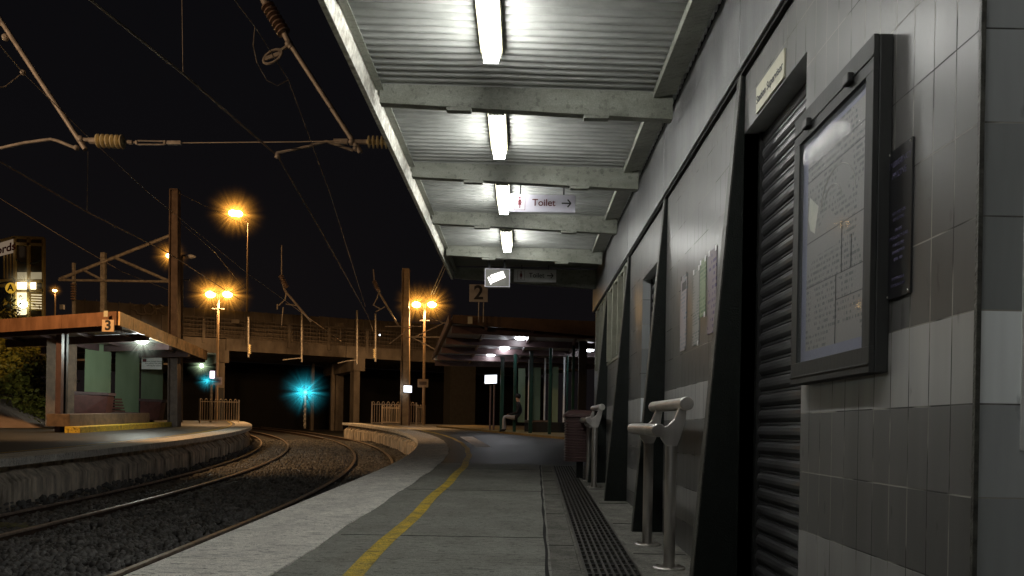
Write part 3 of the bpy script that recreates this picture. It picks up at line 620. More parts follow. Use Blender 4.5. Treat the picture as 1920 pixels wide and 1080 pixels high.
t = flyer(1330, 1345, 475, 628, paper_mat('purple flyer', (.22, .18, .20), (.04, .02, .12), seed=5, lines=30), 'purple and yellow flyer nearest the big black buttress')
# lean rails
def lean(y0, lab):
    t = thing('lean_rail', on(.78, y0+.4), lab, 'lean rail', 'stainless steel lean rails by the wall')
    dz = S*(y0-4.25)
    for (x, z, a, c) in ((.845, .145, y0-.07, y0+.98), (.712, .005, y0-.02, y0+.98)):
        z += dz; MB().tube([(x, a, z), (x, a+.3, z+.003), (x, c, z+.01)], .034, 20).build('rail', 'steel', t, smooth=True)
        b = MB(); b.lathe((x, a-.006, z), [(0, .030), (.003, .036), (.012, .036)], 20, (0, 1, 0)); b.build('end_cap', 'steel', t)
    for yy_ in (y0, y0+.75):
        b = MB(); g = gz(yy_); b.tube([(.782, yy_, g), (.782, yy_, -.075+dz)], .030, 16); lg = b.build('leg', 'steel', t, smooth=True)
        b = MB(); b.lathe((.782, yy_, g), [(0, .085), (.008, .085), (.012, .08), (.012, .031), (.03, .031)], 20); 
        b.build('foot_plate', 'steel', lg, smooth=True)
        b = MB()
        for k in range(3): b.lathe((.782+.062*math.cos(k*2.09+.5), yy_+.062*math.sin(k*2.09+.5), g+.01), [(0, .009), (.009, .009)], 6)
        b.build('bolt', 'steel', lg)
        b = MB(); zb_ = -.075+dz
        pts = [(.722, .022), (.76, .030), (.795, .065), (.822, .135), (.862, .125), (.852, .05), (.828, -.035), (.808, -.085), (.760, -.085), (.725, -.035)]; pts = [(x, z+dz) for x, z in pts]
        b.prism([(x, yy_-.012, z) for x, z in pts], (0, .024, 0)); b.build('bracket', 'steel', t, bevel=.004)
lean(4.25, 'large stainless lean rail on two legs, nearest the camera')
lean(8.72, 'smaller stainless lean rail farther along, in front of the bin')
# bin
t = thing('litter_bin', on(.72, 9.75), 'maroon ribbed litter bin on a post behind the far lean rail', 'bin')
bx0, bx1, by0, by1 = .515, .86, 9.62, 9.98
g = gz(9.75); b = MB(); z = g+.215
def rsq(z, in_, r=.05):
    out = []
    for cx_, cy_, a0 in ((bx1-in_-r, by1-in_-r, 0), (bx0+in_+r, by1-in_-r, 90), (bx0+in_+r, by0+in_+r, 180), (bx1-in_-r, by0+in_+r, 270)):
        for k in range(4): a = math.radians(a0+30*k); out.append(Vector((cx_+r*math.cos(a), cy_+r*math.sin(a), z)))
    return out
def loft(b, rings):
    i0 = len(b.v); n = len(rings[0])
    for r_ in rings: b.v += r_
    for k in range(len(rings)-1):
        for j in range(n): b.f.append((i0+k*n+j, i0+k*n+(j+1) % n, i0+(k+1)*n+(j+1) % n, i0+(k+1)*n+j))
    b.f += [tuple(range(i0, i0+n))[::-1], tuple(range(i0+(len(rings)-1)*n, i0+len(rings)*n))]
rings = []
for k in range(17): rings += [rsq(z+k*.031, .012), rsq(z+k*.031+.006, 0), rsq(z+k*.031+.02, 0), rsq(z+k*.031+.026, .012)]
loft(b, rings); b.build('body', 'bin', t)
b = MB(); zt_ = z+17*.031; loft(b, [rsq(zt_, -.015), rsq(zt_+.04, -.015), rsq(zt_+.085, .04), rsq(zt_+.09, .06)]); b.build('lid', 'bin', t, bevel=.006)
b = MB(); b.box(.66, .74, 9.76, 9.84, g, z); b.box(.60, .80, 9.70, 9.90, g, g+.012); b.build('post', 'post', t)
# ================================================================ SHELTER helpers
def lampdisc(p, r, m, nm='lamp_lens'): return MB().lathe(p, [(0, r*.7), (.03, r), (.06, r)], 16, (0, 0, 1))
# ---- shelter on platform 3
FR, BR = P(216, 590, 21.2), P(386, 662, 32.3)
zr = 2.72; zfar = 2.95
FR = Vector((-10.62, 21.2, 2.86)); BR = P(386, 659, 31.5); BR.z = BR.z
FL = FR+Vector((-5.2, 1.6, -.16)); BL = BR+Vector((-4.6, .9, -.05))
t = thing('platform_shelter', on(-13.8, 26), 'brown roofed waiting shelter with green glass panels on platform 3', 'shelter')
dn = Vector((0, 0, -1)); fh = .34
b = MB(); b.hexa([FL+dn*.06, FR+dn*.06, BR+dn*.06, BL+dn*.06, FL, FR, BR, BL]); b.build('roof', 'roofpaint', t)
b = MB(); b.quad(FL+dn*.20, BL+dn*.20, BR+dn*.20, FR+dn*.20); b.build('ceiling', 'roofunder', t)
def fascia(a, c, h0, h1, n_, nm, m='roofpaint'):
    b = MB()
    d = (c-a); 
    for k in range(n_):
        p, q = a+d*(k/n_)+d*.001, a+d*((k+1)/n_)-d*.001
        nrm = d.cross(Vector((0, 0, 1))).normalized()
        h = h0+(h1-h0)*k/n_; h_ = h0+(h1-h0)*(k+1)/n_
        b.hexa([p+dn*h, q+dn*h_, q+dn*h_-nrm*.05, p+dn*h-nrm*.05, p+nrm*.0+Vector((0, 0, .02)), q+Vector((0, 0, .02)), q-nrm*.05+Vector((0, 0, .02)), p-nrm*.05+Vector((0, 0, .02))])
    return b.build(nm, m, t)
fascia(FL+Vector((0, -.06, 0)), FR+Vector((0, -.06, 0)), fh, fh, 3, 'fascia')
fascia(FR+Vector((.06, 0, 0)), BR+Vector((.06, 0, 0)), fh, fh, 9, 'fascia', 'sidefascia_lit')
# roof beams (across) and purlins (along)
for k in range(5):
    f_ = k/4.; a = FR.lerp(BR, f_*.96+.02)+dn*.34; c = FL.lerp(BL, f_*.96+.02)+dn*.34
    MB().bar(a, c, .12, .22).build('roof_beam', 'purple', t)
for k in range(4):
    f_ = .12+k*.25; MB().bar(FR.lerp(FL, f_)+dn*.27, BR.lerp(BL, f_)+dn*.27, .08, .1).build('purlin', 'purple', t)
# back wall line and plinth, following the photo
def SP(u, Y): q = P(u, 700, Y); return Vector((q.x, Y, 0))
def col(p, z0, z1, r, nm, m, par=t): return MB().box(p.x-r, p.x+r, p.y-r, p.y+r, z0, z1).build(nm, m, par, bevel=.01)
pA = gp(150, 812); pB = gp(322, 800); pC = gp(112, 805)
dAB = (pB-pA).normalized(); nAB = Vector((-dAB.y, dAB.x, 0)).normalized()
if nAB.x > 0: nAB = -nAB
b = MB(); w = .4
q = [pA, pB, pB+nAB*w, pA+nAB*w]
for p_ in q: p_.z = gz(p_.y)
b.hexa([p_+Vector((0, 0, -.02)) for p_ in q]+[p_+Vector((0, 0, .17)) for p_ in q]); b.build('yellow_kerb', 'yellow', t, bevel=.015)
b = MB(); a0, b0 = pA+nAB*.35+dAB*.2, pA+dAB*6.6+nAB*.35
b.hexa([a0+ZUv for ZUv in (Vector((0, 0, .16)),)]+[b0+Vector((0, 0, .16)), b0+nAB*.6+Vector((0, 0, .16)), a0+nAB*.6+Vector((0, 0, .16))]+[x_+Vector((0, 0, .50)) for x_ in (a0, b0, b0+nAB*.6, a0+nAB*.6)]); b.build('plinth', 'brownwall', t, bevel=.01)
def pan(u0, u1, vt, vb, Y0, Y1, m, nm, th=.05, ):
    a, c = P(u0, vb, Y0), P(u1, vb, Y1); zt0 = P(u0, vt, Y0).z; zt1 = P(u1, vt, Y1).z
    zz0 = (a.z+c.z)/2; b = MB(); off = Vector((0, th, 0))
    b.hexa([(a.x, a.y, zz0), (c.x, c.y, zz0), (c.x, c.y+th, zz0), (a.x, a.y+th, zz0), (a.x, a.y, (zt0+zt1)/2), (c.x, c.y, (zt0+zt1)/2), (c.x, c.y+th, (zt0+zt1)/2), (a.x, a.y+th, (zt0+zt1)/2)])
    return b.build(nm, m, t)
pan(85, 138, 620, 800, 24.4, 25.2, 'brownwall', 'side_wall', .12)
pan(158, 206, 641, 745, 26.2, 27.2, 'gglass', 'glass_panel'); pan(215, 259, 655, 775, 28.2, 29.1, 'gglass', 'glass_panel'); pan(264, 304, 672, 752, 30, 30.8, 'gglass', 'glass_panel')
for (u0, u1, vt, vb, Y) in ((138, 202, 739, 782, 25.2), (262, 302, 752, 785, 28.8)):
    a, c = P(u0, vb, Y), P(u1, vb, Y+.8); zt_ = P(u0, vt, Y).z
    be = MB().hexa([(a.x, a.y, a.z-.05), (c.x-.1, c.y, a.z-.05), (c.x-.1, c.y+.4, a.z-.05), (a.x, a.y+.4, a.z-.05), (a.x, a.y, zt_), (c.x, c.y, zt_), (c.x, c.y+.4, zt_), (a.x, a.y+.4, zt_)]).build('bench_end', 'benchred', t, bevel=.02)
    MB().hexa([(a.x-.03, a.y-.04, zt_+.002), (c.x+.03, c.y-.04, zt_+.002), (c.x+.03, c.y+.44, zt_+.002), (a.x-.03, a.y+.44, zt_+.002), (a.x-.03, a.y-.04, zt_+.09), (c.x+.03, c.y-.04, zt_+.09), (c.x+.03, c.y+.44, zt_+.09), (a.x-.03, a.y+.44, zt_+.09)]).build('armrest', 'purple', be)
for k in range(6):      # slatted bench
    a, c = P(203+k*.5, 748+k*5.5, 27.4-k*.06), P(228+k*1.5, 749+k*5.5, 28-k*.06); MB().bar(a, c, .03, .055).build('bench_slat', 'benchred', t)
a, c = P(203, 775, 27.0), P(252, 776, 27.8); MB().bar(a, c, .45, .10).build('seat', 'purple', t)
a, c = P(203, 779, 26.9), P(248, 781, 27.7); MB().bar(a+dn*.06, c+dn*.06, .30, .12).build('seat_base', 'brownwall', t)
for (u, Y, r_, m_) in ((112, 22.3, .075, 'purple'), (122, 22.8, .06, 'black'), (179, 26.9, .07, 'purple'), (238, 29, .07, 'greenpost'), (286, 31, .07, 'purple')):
    p = SP(u, Y); zc = P(u, 600, Y).z; top = FR.z-.32-(Y-21)*.0; roofz = FR.z+(BR.z-FR.z)*max(0, (Y-21)/11.)-.3
    col(p, gz(Y), roofz, r_, 'column', m_)
a, c = P(137, 638, 25.4), P(190, 650, 27); MB().bar(a, c, .15, .35).build('head_beam', 'purple', t)
a, c = P(262, 662, 28.5), P(380, 664, 31); MB().bar(a, c, .12, .3).build('head_beam', 'purple', t)
lp = P(266, 638, 24.6); 
b = MB(); b.sphere(lp, .20, .20, .10, 16, 8); ll = b.build('lamp_lens', emit('shelter lamp glow', (.92, 1, .9), 30), t); 
b = MB(); b.lathe(lp+Vector((0, 0, .06)), [(0, .22), (.1, .18)], 16); b.build('lamp_base', 'white', ll)
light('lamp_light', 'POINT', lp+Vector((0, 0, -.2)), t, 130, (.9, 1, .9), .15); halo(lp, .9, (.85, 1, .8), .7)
# things on it
def number_sign(d_, u0, u1, v0, v1, Y, label, m, post=None):
    a, c = P(u0, v1, Y), P(u1, v0, Y); s_ = thing('platform_number_sign', Vector(((a.x+c.x)/2, Y, a.z)), label, 'sign', 'platform number signs')
    MB().box(a.x, c.x, Y-.03, Y, a.z, c.z).build('board', m, s_, bevel=.004)
    text(d_, (c.z-a.z)*1.12, 'ink', s_, XR, ZU, ((a.x+c.x)/2, Y-.032, (a.z+c.z)/2), bold=.012, ext=.002)
    if post:
        for u in post: p = P(u, v1, Y); MB().tube([p+Vector((0, .015, -.0)), p+Vector((0, .015, -.55))], .016, 8).build('post', 'galv', s_)
    return s_
number_sign('3', 192, 215, 600, 622, 21.0, 'cream number 3 sign hanging on the brown shelter corner', mat('warm sign', (.62, .46, .30), .5, 0, .1, 4, 0))
number_sign('2', 880, 915, 534, 566, 21.9, 'pale grey number 2 sign on two rods above the dark shelter roof', mat('grey sign', (.40, .38, .36), .5, 0, .1, 4, 0), (898, 907))
a = P(266, 692, 29.2); c = P(304, 671, 29.2)
s_ = thing('notice_board', Vector(((a.x+c.x)/2, 29.2, a.z)), 'white notice board hanging at the glass panel of the platform 3 shelter', 'notice')
MB().box(a.x, c.x, 29.17, 29.2, a.z, c.z).build('board', 'white', s_)
text('Please remain behind\nthe yellow line while\nwaiting for trains', .075, 'ink', s_, XR, ZU, ((a.x+c.x)/2+.08, 29.165, (a.z+c.z)/2), ext=.001)
MB().box(a.x+.04, a.x+.17, 29.160, 29.168, c.z-.16, c.z-.05).build('emblem', 'maroon', s_)
for (u, v, Y, nm) in ((199, 584, 21.05, 'pale small plate on the brown fascia above the number 3'),):
    a = P(u-4, v+10, Y); c = P(u+4, v-1, Y); s_ = tag(MB().box(a.x, c.x, Y-.02, Y, a.z, c.z).build('small_plate', 'cream_sign', origin=a), nm, 'plate')
# ---- shelter on platform 2
F2 = P(849, 592, 22.0); B2 = P(815, 668, 34.5); R2 = Vector((2.6, 22.6, F2.z-.05)); RB = Vector((3.5, 35, B2.z))
t = thing('platform_shelter', on(0, 27), 'dark brown roofed shelter with green posts past the station building', 'shelter')
b = MB(); b.hexa([F2+dn*.06, R2+dn*.06, RB+dn*.06, B2+dn*.06, F2, R2, RB, B2]); b.build('roof', 'roofpaint', t)
b = MB(); b.quad(F2+dn*.22, B2+dn*.22, RB+dn*.22, R2+dn*.22); b.build('ceiling', 'roofunder', t)
dkf = mat('dark fascia', (.12, .075, .045), .5, 0, .3, 3, .2)
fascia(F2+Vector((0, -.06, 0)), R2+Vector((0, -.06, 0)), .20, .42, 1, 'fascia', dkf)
fascia(F2+Vector((-.06, 0, 0)), B2+Vector((-.06, 0, 0)), .20, .16, 5, 'fascia', 'purple')
MB().box(F2.x+1.1, F2.x+1.24, F2.y-.10, F2.y-.065, F2.z-.24, F2.z-.02).build('small_plate', 'cream_sign', t) if False else None
for k in range(5):
    f_ = k/4.; MB().bar(F2.lerp(B2, .03+f_*.94)+dn*.33, R2.lerp(RB, .03+f_*.94)+dn*.33, .12, .2).build('roof_beam', 'purple', t)
for k in range(3):
    f_ = .2+k*.28; MB().bar(F2.lerp(R2, f_)+dn*.27, B2.lerp(RB, f_)+dn*.27, .07, .12).build('purlin', 'purple', t)
def lv(Y): return F2.z+(B2.z-F2.z)*(Y-22)/12.5-.42
for (u, Y, r_, m_) in ((942, 29.6, .07, 'greenpost'), (966, 28.4, .055, 'greenpost'), (996, 27.2, .065, 'greenpost'), (1032, 26, .05, 'greenpost'), (992, 30.5, .03, 'white'), (1022, 29.6, .03, 'white'), (1058, 28.8, .03, 'white'), (1064, 28.4, .03, 'greenpost'), (1075, 25.2, .045, 'greenpost'), (1092, 24, .12, 'black')):
    p = SP(u, Y); col(p, gz(Y), lv(Y), r_, 'column', m_, t)
for (u0, u1, Y) in ((972, 985, 31.5), (1000, 1014, 31), (1036, 1047, 30.5)):
    a, c = SP(u0, Y), SP(u1, Y); MB().box(a.x, c.x, Y, Y+.04, .25, lv(Y)-.25).build('glass_panel', 'gglass', t)
a, c = SP(1000, 28.9), SP(1110, 26.5); MB().box(a.x, c.x, 28.2, 28.3, gz(28), .25).build('low_wall', 'black', t)
a, c = SP(985, 28.8), SP(1030, 28.4); MB().box(a.x, c.x, 28.6, 29.0, -.02+gz(28)+.42, gz(28)+.50).build('seat', 'brownwall', t); MB().box(a.x, c.x, 28.62, 28.98, gz(28), gz(28)+.40).build('seat_base', 'black', t)
b = MB(); k0, k1 = gp(818, 801), gp(1120, 830); 
dK = (k1-k0); 
q = [k0, k1, k1+Vector((1.5, 3, 0)), k0+Vector((1.5, 3, 0))]
for p_ in q: p_.z = gz(p_.y)
b.hexa([p_+Vector((0, 0, -.02)) for p_ in q]+[p_+Vector((0, 0, .07)) for p_ in q]); b.build('kerb', mat('dim yellow kerb', (.20, .14, .04), .7), t)
for i, (u, v, Y) in enumerate(((976, 634, 25), (946, 653, 28.2), (920, 665, 31), (1104, 656, 27.5))):
    p = P(u, v, Y); b = MB(); b.sphere(p, .17, .17, .06, 14, 8); ll = b.build('lamp_lens', 'tubedim', t)
    MB().lathe(p+Vector((0, 0, .03)), [(0, .19), (.3, .15)], 14).build('lamp_base', 'white', ll)
    light('lamp_light', 'POINT', p+Vector((0, 0, -.15)), t, 5, (.95, .95, 1), .12)
a = P(877, 607, 21.85); c = P(886, 594, 21.85)
tag(MB().box(a.x, c.x, 21.82, 21.86, a.z, c.z).build('small_plate', 'cream_sign', origin=a), 'pale small plate on the dark fascia below the number 2', 'plate')
# camera box hanging under the roof corner
a = P(820, 671, 33.6); tag(MB().box(a.x-.13, a.x+.13, 33.4, 33.7, a.z-.1, a.z+.1).build('security_camera', 'white', bevel=.02, origin=a), 'small box camera under the far corner of the dark shelter roof', 'camera')
# lit signs on posts
def litsign(u0, u1, v0, v1, Y, posts, label, skew=0, glow=3.0, col_=(.85, .9, 1)):
    a, c = P(u0, v1, Y), P(u1, v0, Y); s_ = thing('illuminated_sign', Vector(((a.x+c.x)/2, Y, gz(Y))), label, 'sign', 'lit white platform signs')
    b = MB(); b.hexa([(a.x, Y, a.z), (c.x, Y+.3, a.z+skew), (c.x, Y+.4, a.z+skew), (a.x, Y+.1, a.z), (a.x, Y, c.z-skew), (c.x, Y+.3, c.z), (c.x, Y+.4, c.z), (a.x, Y+.1, c.z-skew)]); b.build('light_box', emit('sign glow', col_, glow), s_)
    b = MB(); b.bar((a.x-.02, Y+.06, a.z-.03), (c.x+.02, Y+.36, a.z-.03+skew), .14, .04); b.bar((a.x-.02, Y+.06, c.z+.03-skew), (c.x+.02, Y+.36, c.z+.03), .14, .04); b.build('frame', 'black', s_)
    for u in posts: p = P(u, v1, Y+.2); MB().tube([p+Vector((0, 0, -.04)), (p.x, p.y, gz(Y))], .035, 8).build('post', 'purple', s_)
litsign(909, 931, 702, 719, 30, (920, 927), 'wide glowing white sign on two posts beside the dark shelter', .04)
litsign(757, 770, 723, 735, 39.4, (768,), 'small glowing white sign by the railing on the near platform end')
# seated person
def person():
    Y = 28.3; g = gz(Y); s_ = P(972, 790, Y); hip = Vector((s_.x, Y, g+.56))
    pts = [hip, hip+Vector((.05, 0, .25)), hip+Vector((.02, 0, .47)), hip+Vector((-.02, 0, .56)), hip+Vector((-.04, 0, .66)), hip+Vector((-.05, 0, .76)),
           hip+Vector((-.10, -.10, 0)), hip+Vector((-.50, -.12, .03)), hip+Vector((-.52, -.13, -.42)), hip+Vector((-.66, -.15, -.49)),
           hip+Vector((-.10, .10, 0)), hip+Vector((-.50, .14, .03)), hip+Vector((-.46, .15, -.42)), hip+Vector((-.60, .16, -.49)),
           hip+Vector((.0, -.19, .45)), hip+Vector((-.03, -.23, .18)), hip+Vector((-.27, -.14, .13)), hip+Vector((-.34, -.10, .12)),
           hip+Vector((.0, .19, .45)), hip+Vector((-.03, .23, .18)), hip+Vector((-.27, .14, .13)), hip+Vector((-.34, .10, .12))]
    rad = [.13, .13, .14, .06, .075, .07, .09, .065, .05, .035, .09, .065, .05, .035, .055, .045, .032, .03, .055, .045, .032, .03]
    ed = [(0,1),(1,2),(2,3),(3,4),(4,5),(0,6),(6,7),(7,8),(8,9),(0,10),(10,11),(11,12),(12,13),(2,14),(14,15),(15,16),(16,17),(2,18),(18,19),(19,20),(20,21)]
    root = thing('person', Vector((hip.x, Y, g)), 'person in dark top and pale trousers seated under the dark shelter', 'person')
    me = bpy.data.meshes.new('body'); me.from_pydata([tuple(p-wloc(root)) for p in pts], ed, []); 
    o = bpy.data.objects.new('body', me); C.objects.link(o); o.parent = root
    md = o.modifiers.new('skin', 'SKIN'); 
    if not me.skin_vertices: me.attributes.new  # created with the modifier
    for i, sv in enumerate(me.skin_vertices[0].data if me.skin_vertices else []): sv.radius = (rad[i], rad[i]); sv.use_root = (i == 0)
    o.modifiers.new('sub', 'SUBSURF').levels = 2; me.materials.append(M['cloth_dark'])
    dg = bpy.context.evaluated_depsgraph_get(); me2 = bpy.data.meshes.new_from_object(o.evaluated_get(dg)); o.modifiers.clear(); o.data = me2; me2.materials.clear()
    for k in ('cloth_dark', 'cloth_pale', 'skin'): me2.materials.append(M[k])
    hl = hip-wloc(root)
    for p in me2.polygons:
        c_ = p.center-hl; p.use_smooth = True
        p.material_index = 2 if c_.z > .56 else (1 if (c_.z < .10 and c_.x < -.12 and c_.z > -.40) else 0)
    hd = hip+Vector((-.05, 0, .70))
    MB().sphere(hd+Vector((.02, 0, .05)), .105, .09, .10, 14, 9).build('hair', 'cloth_dark', root, smooth=True)
    b = MB(); b.prism([hd+Vector((-.085, -.012, .0)), hd+Vector((-.115, 0, -.015)), hd+Vector((-.085, .012, .0)), hd+Vector((-.08, 0, .04))], (0, 0, .001)); b.build('nose', 'skin', root)
    for s2 in (-1, 1):
        for k in range(5):
            a = hip+Vector((-.34, s2*.10, .12)); a += Vector((-.01, (k-2)*.016, -.0)); MB().tube([a, a+Vector((-.035, 0, -.008)), a+Vector((-.06, 0, -.03))], [.009, .008, .006], 6).build('finger', 'skin', root)
person()
# ================================================================ FENCES, POLES, LAMPS
def fence(u0, u1, Y0, Y1, h, label, n_):
    a, c = P(u0, 795, Y0), P(u1, 795, Y1); a.z = gz(Y0); c.z = gz(Y1); up = Vector((0, 0, 1)); d = (c-a)/n_
    t = thing('hoop_railing', a, label, 'railing', 'cream hoop top railings on the platform ends')
    b = MB()
    for k in range(n_+1): p = a+d*k; b.tube([p+up*.1, p+up*(h-.08)], .014, 6)
    for k in range(0, n_-1, 2):
        p = a+d*k; q = p+d; b.tube([p+up*(h-.08)]+[p+(q-p)*(.5-.5*math.cos(j*math.pi/6))+up*(h-.08+.09*math.sin(j*math.pi/6)) for j in range(1, 6)]+[q+up*(h-.08)], .014, 6)
    b.build('railing_bars', 'fence', t)
    for z in (.10, h-.12): MB().bar(a+up*z, c+up*z, .03, .04).build('rail', 'fence', t)
    for p in (a, c): MB().box(p.x-.03, p.x+.03, p.y-.03, p.y+.03, p.z, p.z+h).build('post', 'fence', t)
fence(374, 447, 37.6, 39.2, 1.10, 'cream hoop railing at the end of platform 3, left', 16)
fence(697, 780, 39.8, 40.4, 1.12, 'cream hoop railing at the end of the near platform, right', 18)
fence(781, 796, 40.2, 40.6, 1.0, 'short brown railing piece beside the right lamp post', 5)
fence(716, 757, 41.6, 42, .95, 'low orange lit railing behind the right hoop railing', 11)
def mast(u, vt, Y, w0, w1, label, m='galv', name='overhead_line_mast'):
    p = P(u, vt, Y); bpt = Vector((P(u-1.5, 797, Y).x, Y, gz(Y)))
    t = thing(name, bpt, label, 'mast', 'steel overhead line masts'); b = MB()
    a, c = bpt, p
    for (dx, ww, dd) in ((-.5, .02, w0), (.5, .02, w0)):
        b.hexa([a+Vector((dx*w0-ww, -w0/2, 0)), a+Vector((dx*w0+ww, -w0/2, 0)), a+Vector((dx*w0+ww, w0/2, 0)), a+Vector((dx*w0-ww, w0/2, 0)), c+Vector((dx*w1-ww, -w1/2, 0)), c+Vector((dx*w1+ww, -w1/2, 0)), c+Vector((dx*w1+ww, w1/2, 0)), c+Vector((dx*w1-ww, w1/2, 0))])
    b.build('flange', m, t); b = MB(); b.hexa([a+Vector((-w0*.47, -.015, 0)), a+Vector((w0*.47, -.015, 0)), a+Vector((w0*.47, .015, 0)), a+Vector((-w0*.47, .015, 0)), c+Vector((-w1*.47, -.015, 0)), c+Vector((w1*.47, -.015, 0)), c+Vector((w1*.47, .015, 0)), c+Vector((-w1*.47, .015, 0))]); b.build('web', m, t)
    b = MB()
    b.box(c.x-w1*.55, c.x+w1*.55, c.y-w1/2, c.y+w1/2, c.z, c.z+.03); b.build('cap', m, t); return t
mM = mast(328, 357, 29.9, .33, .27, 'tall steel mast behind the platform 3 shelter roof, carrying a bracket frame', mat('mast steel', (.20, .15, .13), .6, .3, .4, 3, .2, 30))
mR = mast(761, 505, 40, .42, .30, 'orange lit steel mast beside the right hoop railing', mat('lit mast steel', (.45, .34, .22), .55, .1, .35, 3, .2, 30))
# bracket frame on left mast
Y = 29.9; t = thing('bracket_frame', P(318, 528, Y), 'tubular bracket frame reaching left from the tall mast over platform 3', 'frame')
for a, c, r_ in (((320, 441), (112, 523), .06), ((110, 525), (320, 528), .045), ((156, 506), (190, 524), .045), ((218, 484), (317, 527), .055)):
    MB().tube([P(*a, Y), P(*c, Y)], r_, 8).build('tube', 'galv', t)
for u, vt, vb, w in ((194, 474, 600, .16), (138.5, 493, 600, .09)): MB().bar(P(u, vt, Y+.1), P(u, vb, Y+.1), w, w).build('upright', 'galv', t)
b = MB(); c = P(138, 535, Y-.1)
for k in range(7): b.lathe(c+Vector((0, 0, -k*.09)), [(0, .03), (.02, .10), (.05, .10), (.07, .03)], 10)
b.build('insulator', 'porcelain_brown', t)
for u, v in ((137, 510), (137, 520), (195, 488)): pass
OR = (1., .50, .14)
def lampglobe(p, r, t, m, e, col_=OR):
    b = MB(); b.sphere(p, r, r, r*.7, 12, 8); ln_ = b.build('lamp_lens', m, t); e and light('lamp_light', 'SPOT', p+Vector((0, -.02, -r-.12)), t, e, (1, .56, .24), .2, rot=Vector((-.1, .3, -.95)).to_track_quat('-Z', 'Y').to_euler(), spot_size=math.radians(158), spot_blend=.25)
sod = emit('sodium glow', (1, .62, .2), 30)
def street(u, vt, vb, Y, head, label, e, r=.14, arm=True, twin=None, cross=None, hr=1.2, hs=1., uB=None):
    ub = uB if uB else u-2
    g = P(ub, vb, Y); top = P(u, vt, Y)
    t = thing('street_lamp', g, label, 'lamp', 'orange street lamps')
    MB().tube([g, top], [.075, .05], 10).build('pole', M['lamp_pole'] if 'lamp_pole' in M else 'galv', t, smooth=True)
    for (hu, hv) in head:
        h = P(hu, hv, Y)
        MB().tube([top, top.lerp(h, .5)+Vector((0, 0, .1)), h+Vector((0, 0, .06))], .035, 8).build('arm', M['lamp_pole'], t)
        b = MB(); b.sphere(h+Vector((0, 0, .06)), .3, .16, .08, 12, 6); b.build('head', 'galv', t)
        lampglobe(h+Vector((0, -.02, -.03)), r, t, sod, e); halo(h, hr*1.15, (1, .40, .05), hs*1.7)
    if cross:
        a, c = P(cross[0], cross[2], Y), P(cross[1], cross[2], Y); MB().bar(a, c, .08, .05).build('crossarm', 'galv', t)
    return t
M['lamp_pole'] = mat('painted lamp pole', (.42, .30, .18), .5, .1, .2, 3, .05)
street(410, 552, 790, 39.5, ((395, 551), (427, 551)), 'twin headed orange street lamp above the platform 3 railing', 620, .23, cross=(398, 420, 579), hr=1.25, hs=1.2, uB=405.5)
tR = street(796, 570, 797, 40.5, ((781, 570), (810, 570)), 'twin headed orange street lamp beside the right steel mast', 620, .22, cross=(787, 805, 601), hr=1.2, hs=1., uB=794)
aim = Vector((-11.7, 27, 2.7))-P(781, 571, 40.4); light('beam', 'SPOT', P(781, 573, 40.2), tR, 1500, (1, .52, .18), .2, rot=aim.to_track_quat('-Z', 'Y').to_euler(), spot_size=math.radians(28), spot_blend=.5)  # added narrow spot, not part of the luminaire, brightens the left shelter's side fascia
street(465.5, 418, 640, 56, ((447, 400), (437, 399)), 'single tall orange street lamp on the bridge, highest in view', 800, .3, hr=1.9, hs=.8, uB=462)
t = street(341, 480, 792, 31, (), 'post behind the tall mast with an unlit grey lamp head on its right', 0)
b = MB(); c = P(357, 481, 31); b.sphere(c, .22, .14, .08, 12, 6); b.build('head', 'white', t)
MB().tube([P(341, 479, 31), c], .03, 8).build('arm', 'galv', t); MB().bar(P(334, 525, 31), P(356, 525, 31), .05, .04).build('crossarm', 'galv', t)
t = street(326, 480, 600, 60, ((318, 479),), 'small orange street lamp shining just left of the tall mast', 250, .24, hr=1.4, hs=.8)
t = street(104, 552, 620, 62, ((103, 544),), 'small orange lamp on a thin post right of the lift tower', 60, .15, hr=.6, hs=.4)
lp_ = P(-70, 226, 17)
t = thing('street_lamp', Vector((lp_.x-.6, 17, gz(17))), 'orange platform lamp standing just left of the view on platform 3', 'lamp', 'orange street lamps')
MB().tube([Vector((lp_.x-.6, 17, gz(17))), Vector((lp_.x-.6, 17, lp_.z))], [.075, .05], 10).build('pole', 'lamp_pole', t)
MB().tube([Vector((lp_.x-.6, 17, lp_.z)), lp_+Vector((0, 0, .1))], .035, 8).build('arm', 'lamp_pole', t); lampglobe(lp_, .2, t, sod, 0)
ax_ = (Vector((-10.8, 28, -.5))-lp_); light('lamp_beam', 'SPOT', lp_+Vector((0, 0, -.3)), t, 1900, (1, .56, .24), .2, rot=ax_.to_track_quat('-Z', 'Y').to_euler(), spot_size=2.3, spot_blend=.5)
fl = Vector((-11., 6., 4.6)); t = thing('floodlight', Vector((-11., 6., gz(6))), 'added warm light on an unseen post, brightening the overhead wires', 'light')  # added lamp with no known source, cone set to light the overhead gear
MB().tube([Vector((-11, 6.1, gz(6))), Vector((-11, 6.1, 4.6))], .06, 10).build('pole', 'lamp_pole', t)  # post of the added light
b = MB(); b.box(-11.2, -10.8, 5.9, 6.1, 4.45, 4.75); b.build('head', 'black', t)
ax_ = Vector((-4.6, 11.5, 4.6))-fl; dn_ = ax_.normalized(); MB().lathe(fl+dn_*.22, [(0, .12), (.02, .12)], 14, dn_).build('lens', sod, t)  # lens of the added light
light('beam', 'SPOT', fl+dn_*.3, t, 900, (1, .68, .42), .1, rot=ax_.to_track_quat('-Z', 'Y').to_euler(), spot_size=math.radians(46), spot_blend=.35)  # added light with no known source, for the overhead gear
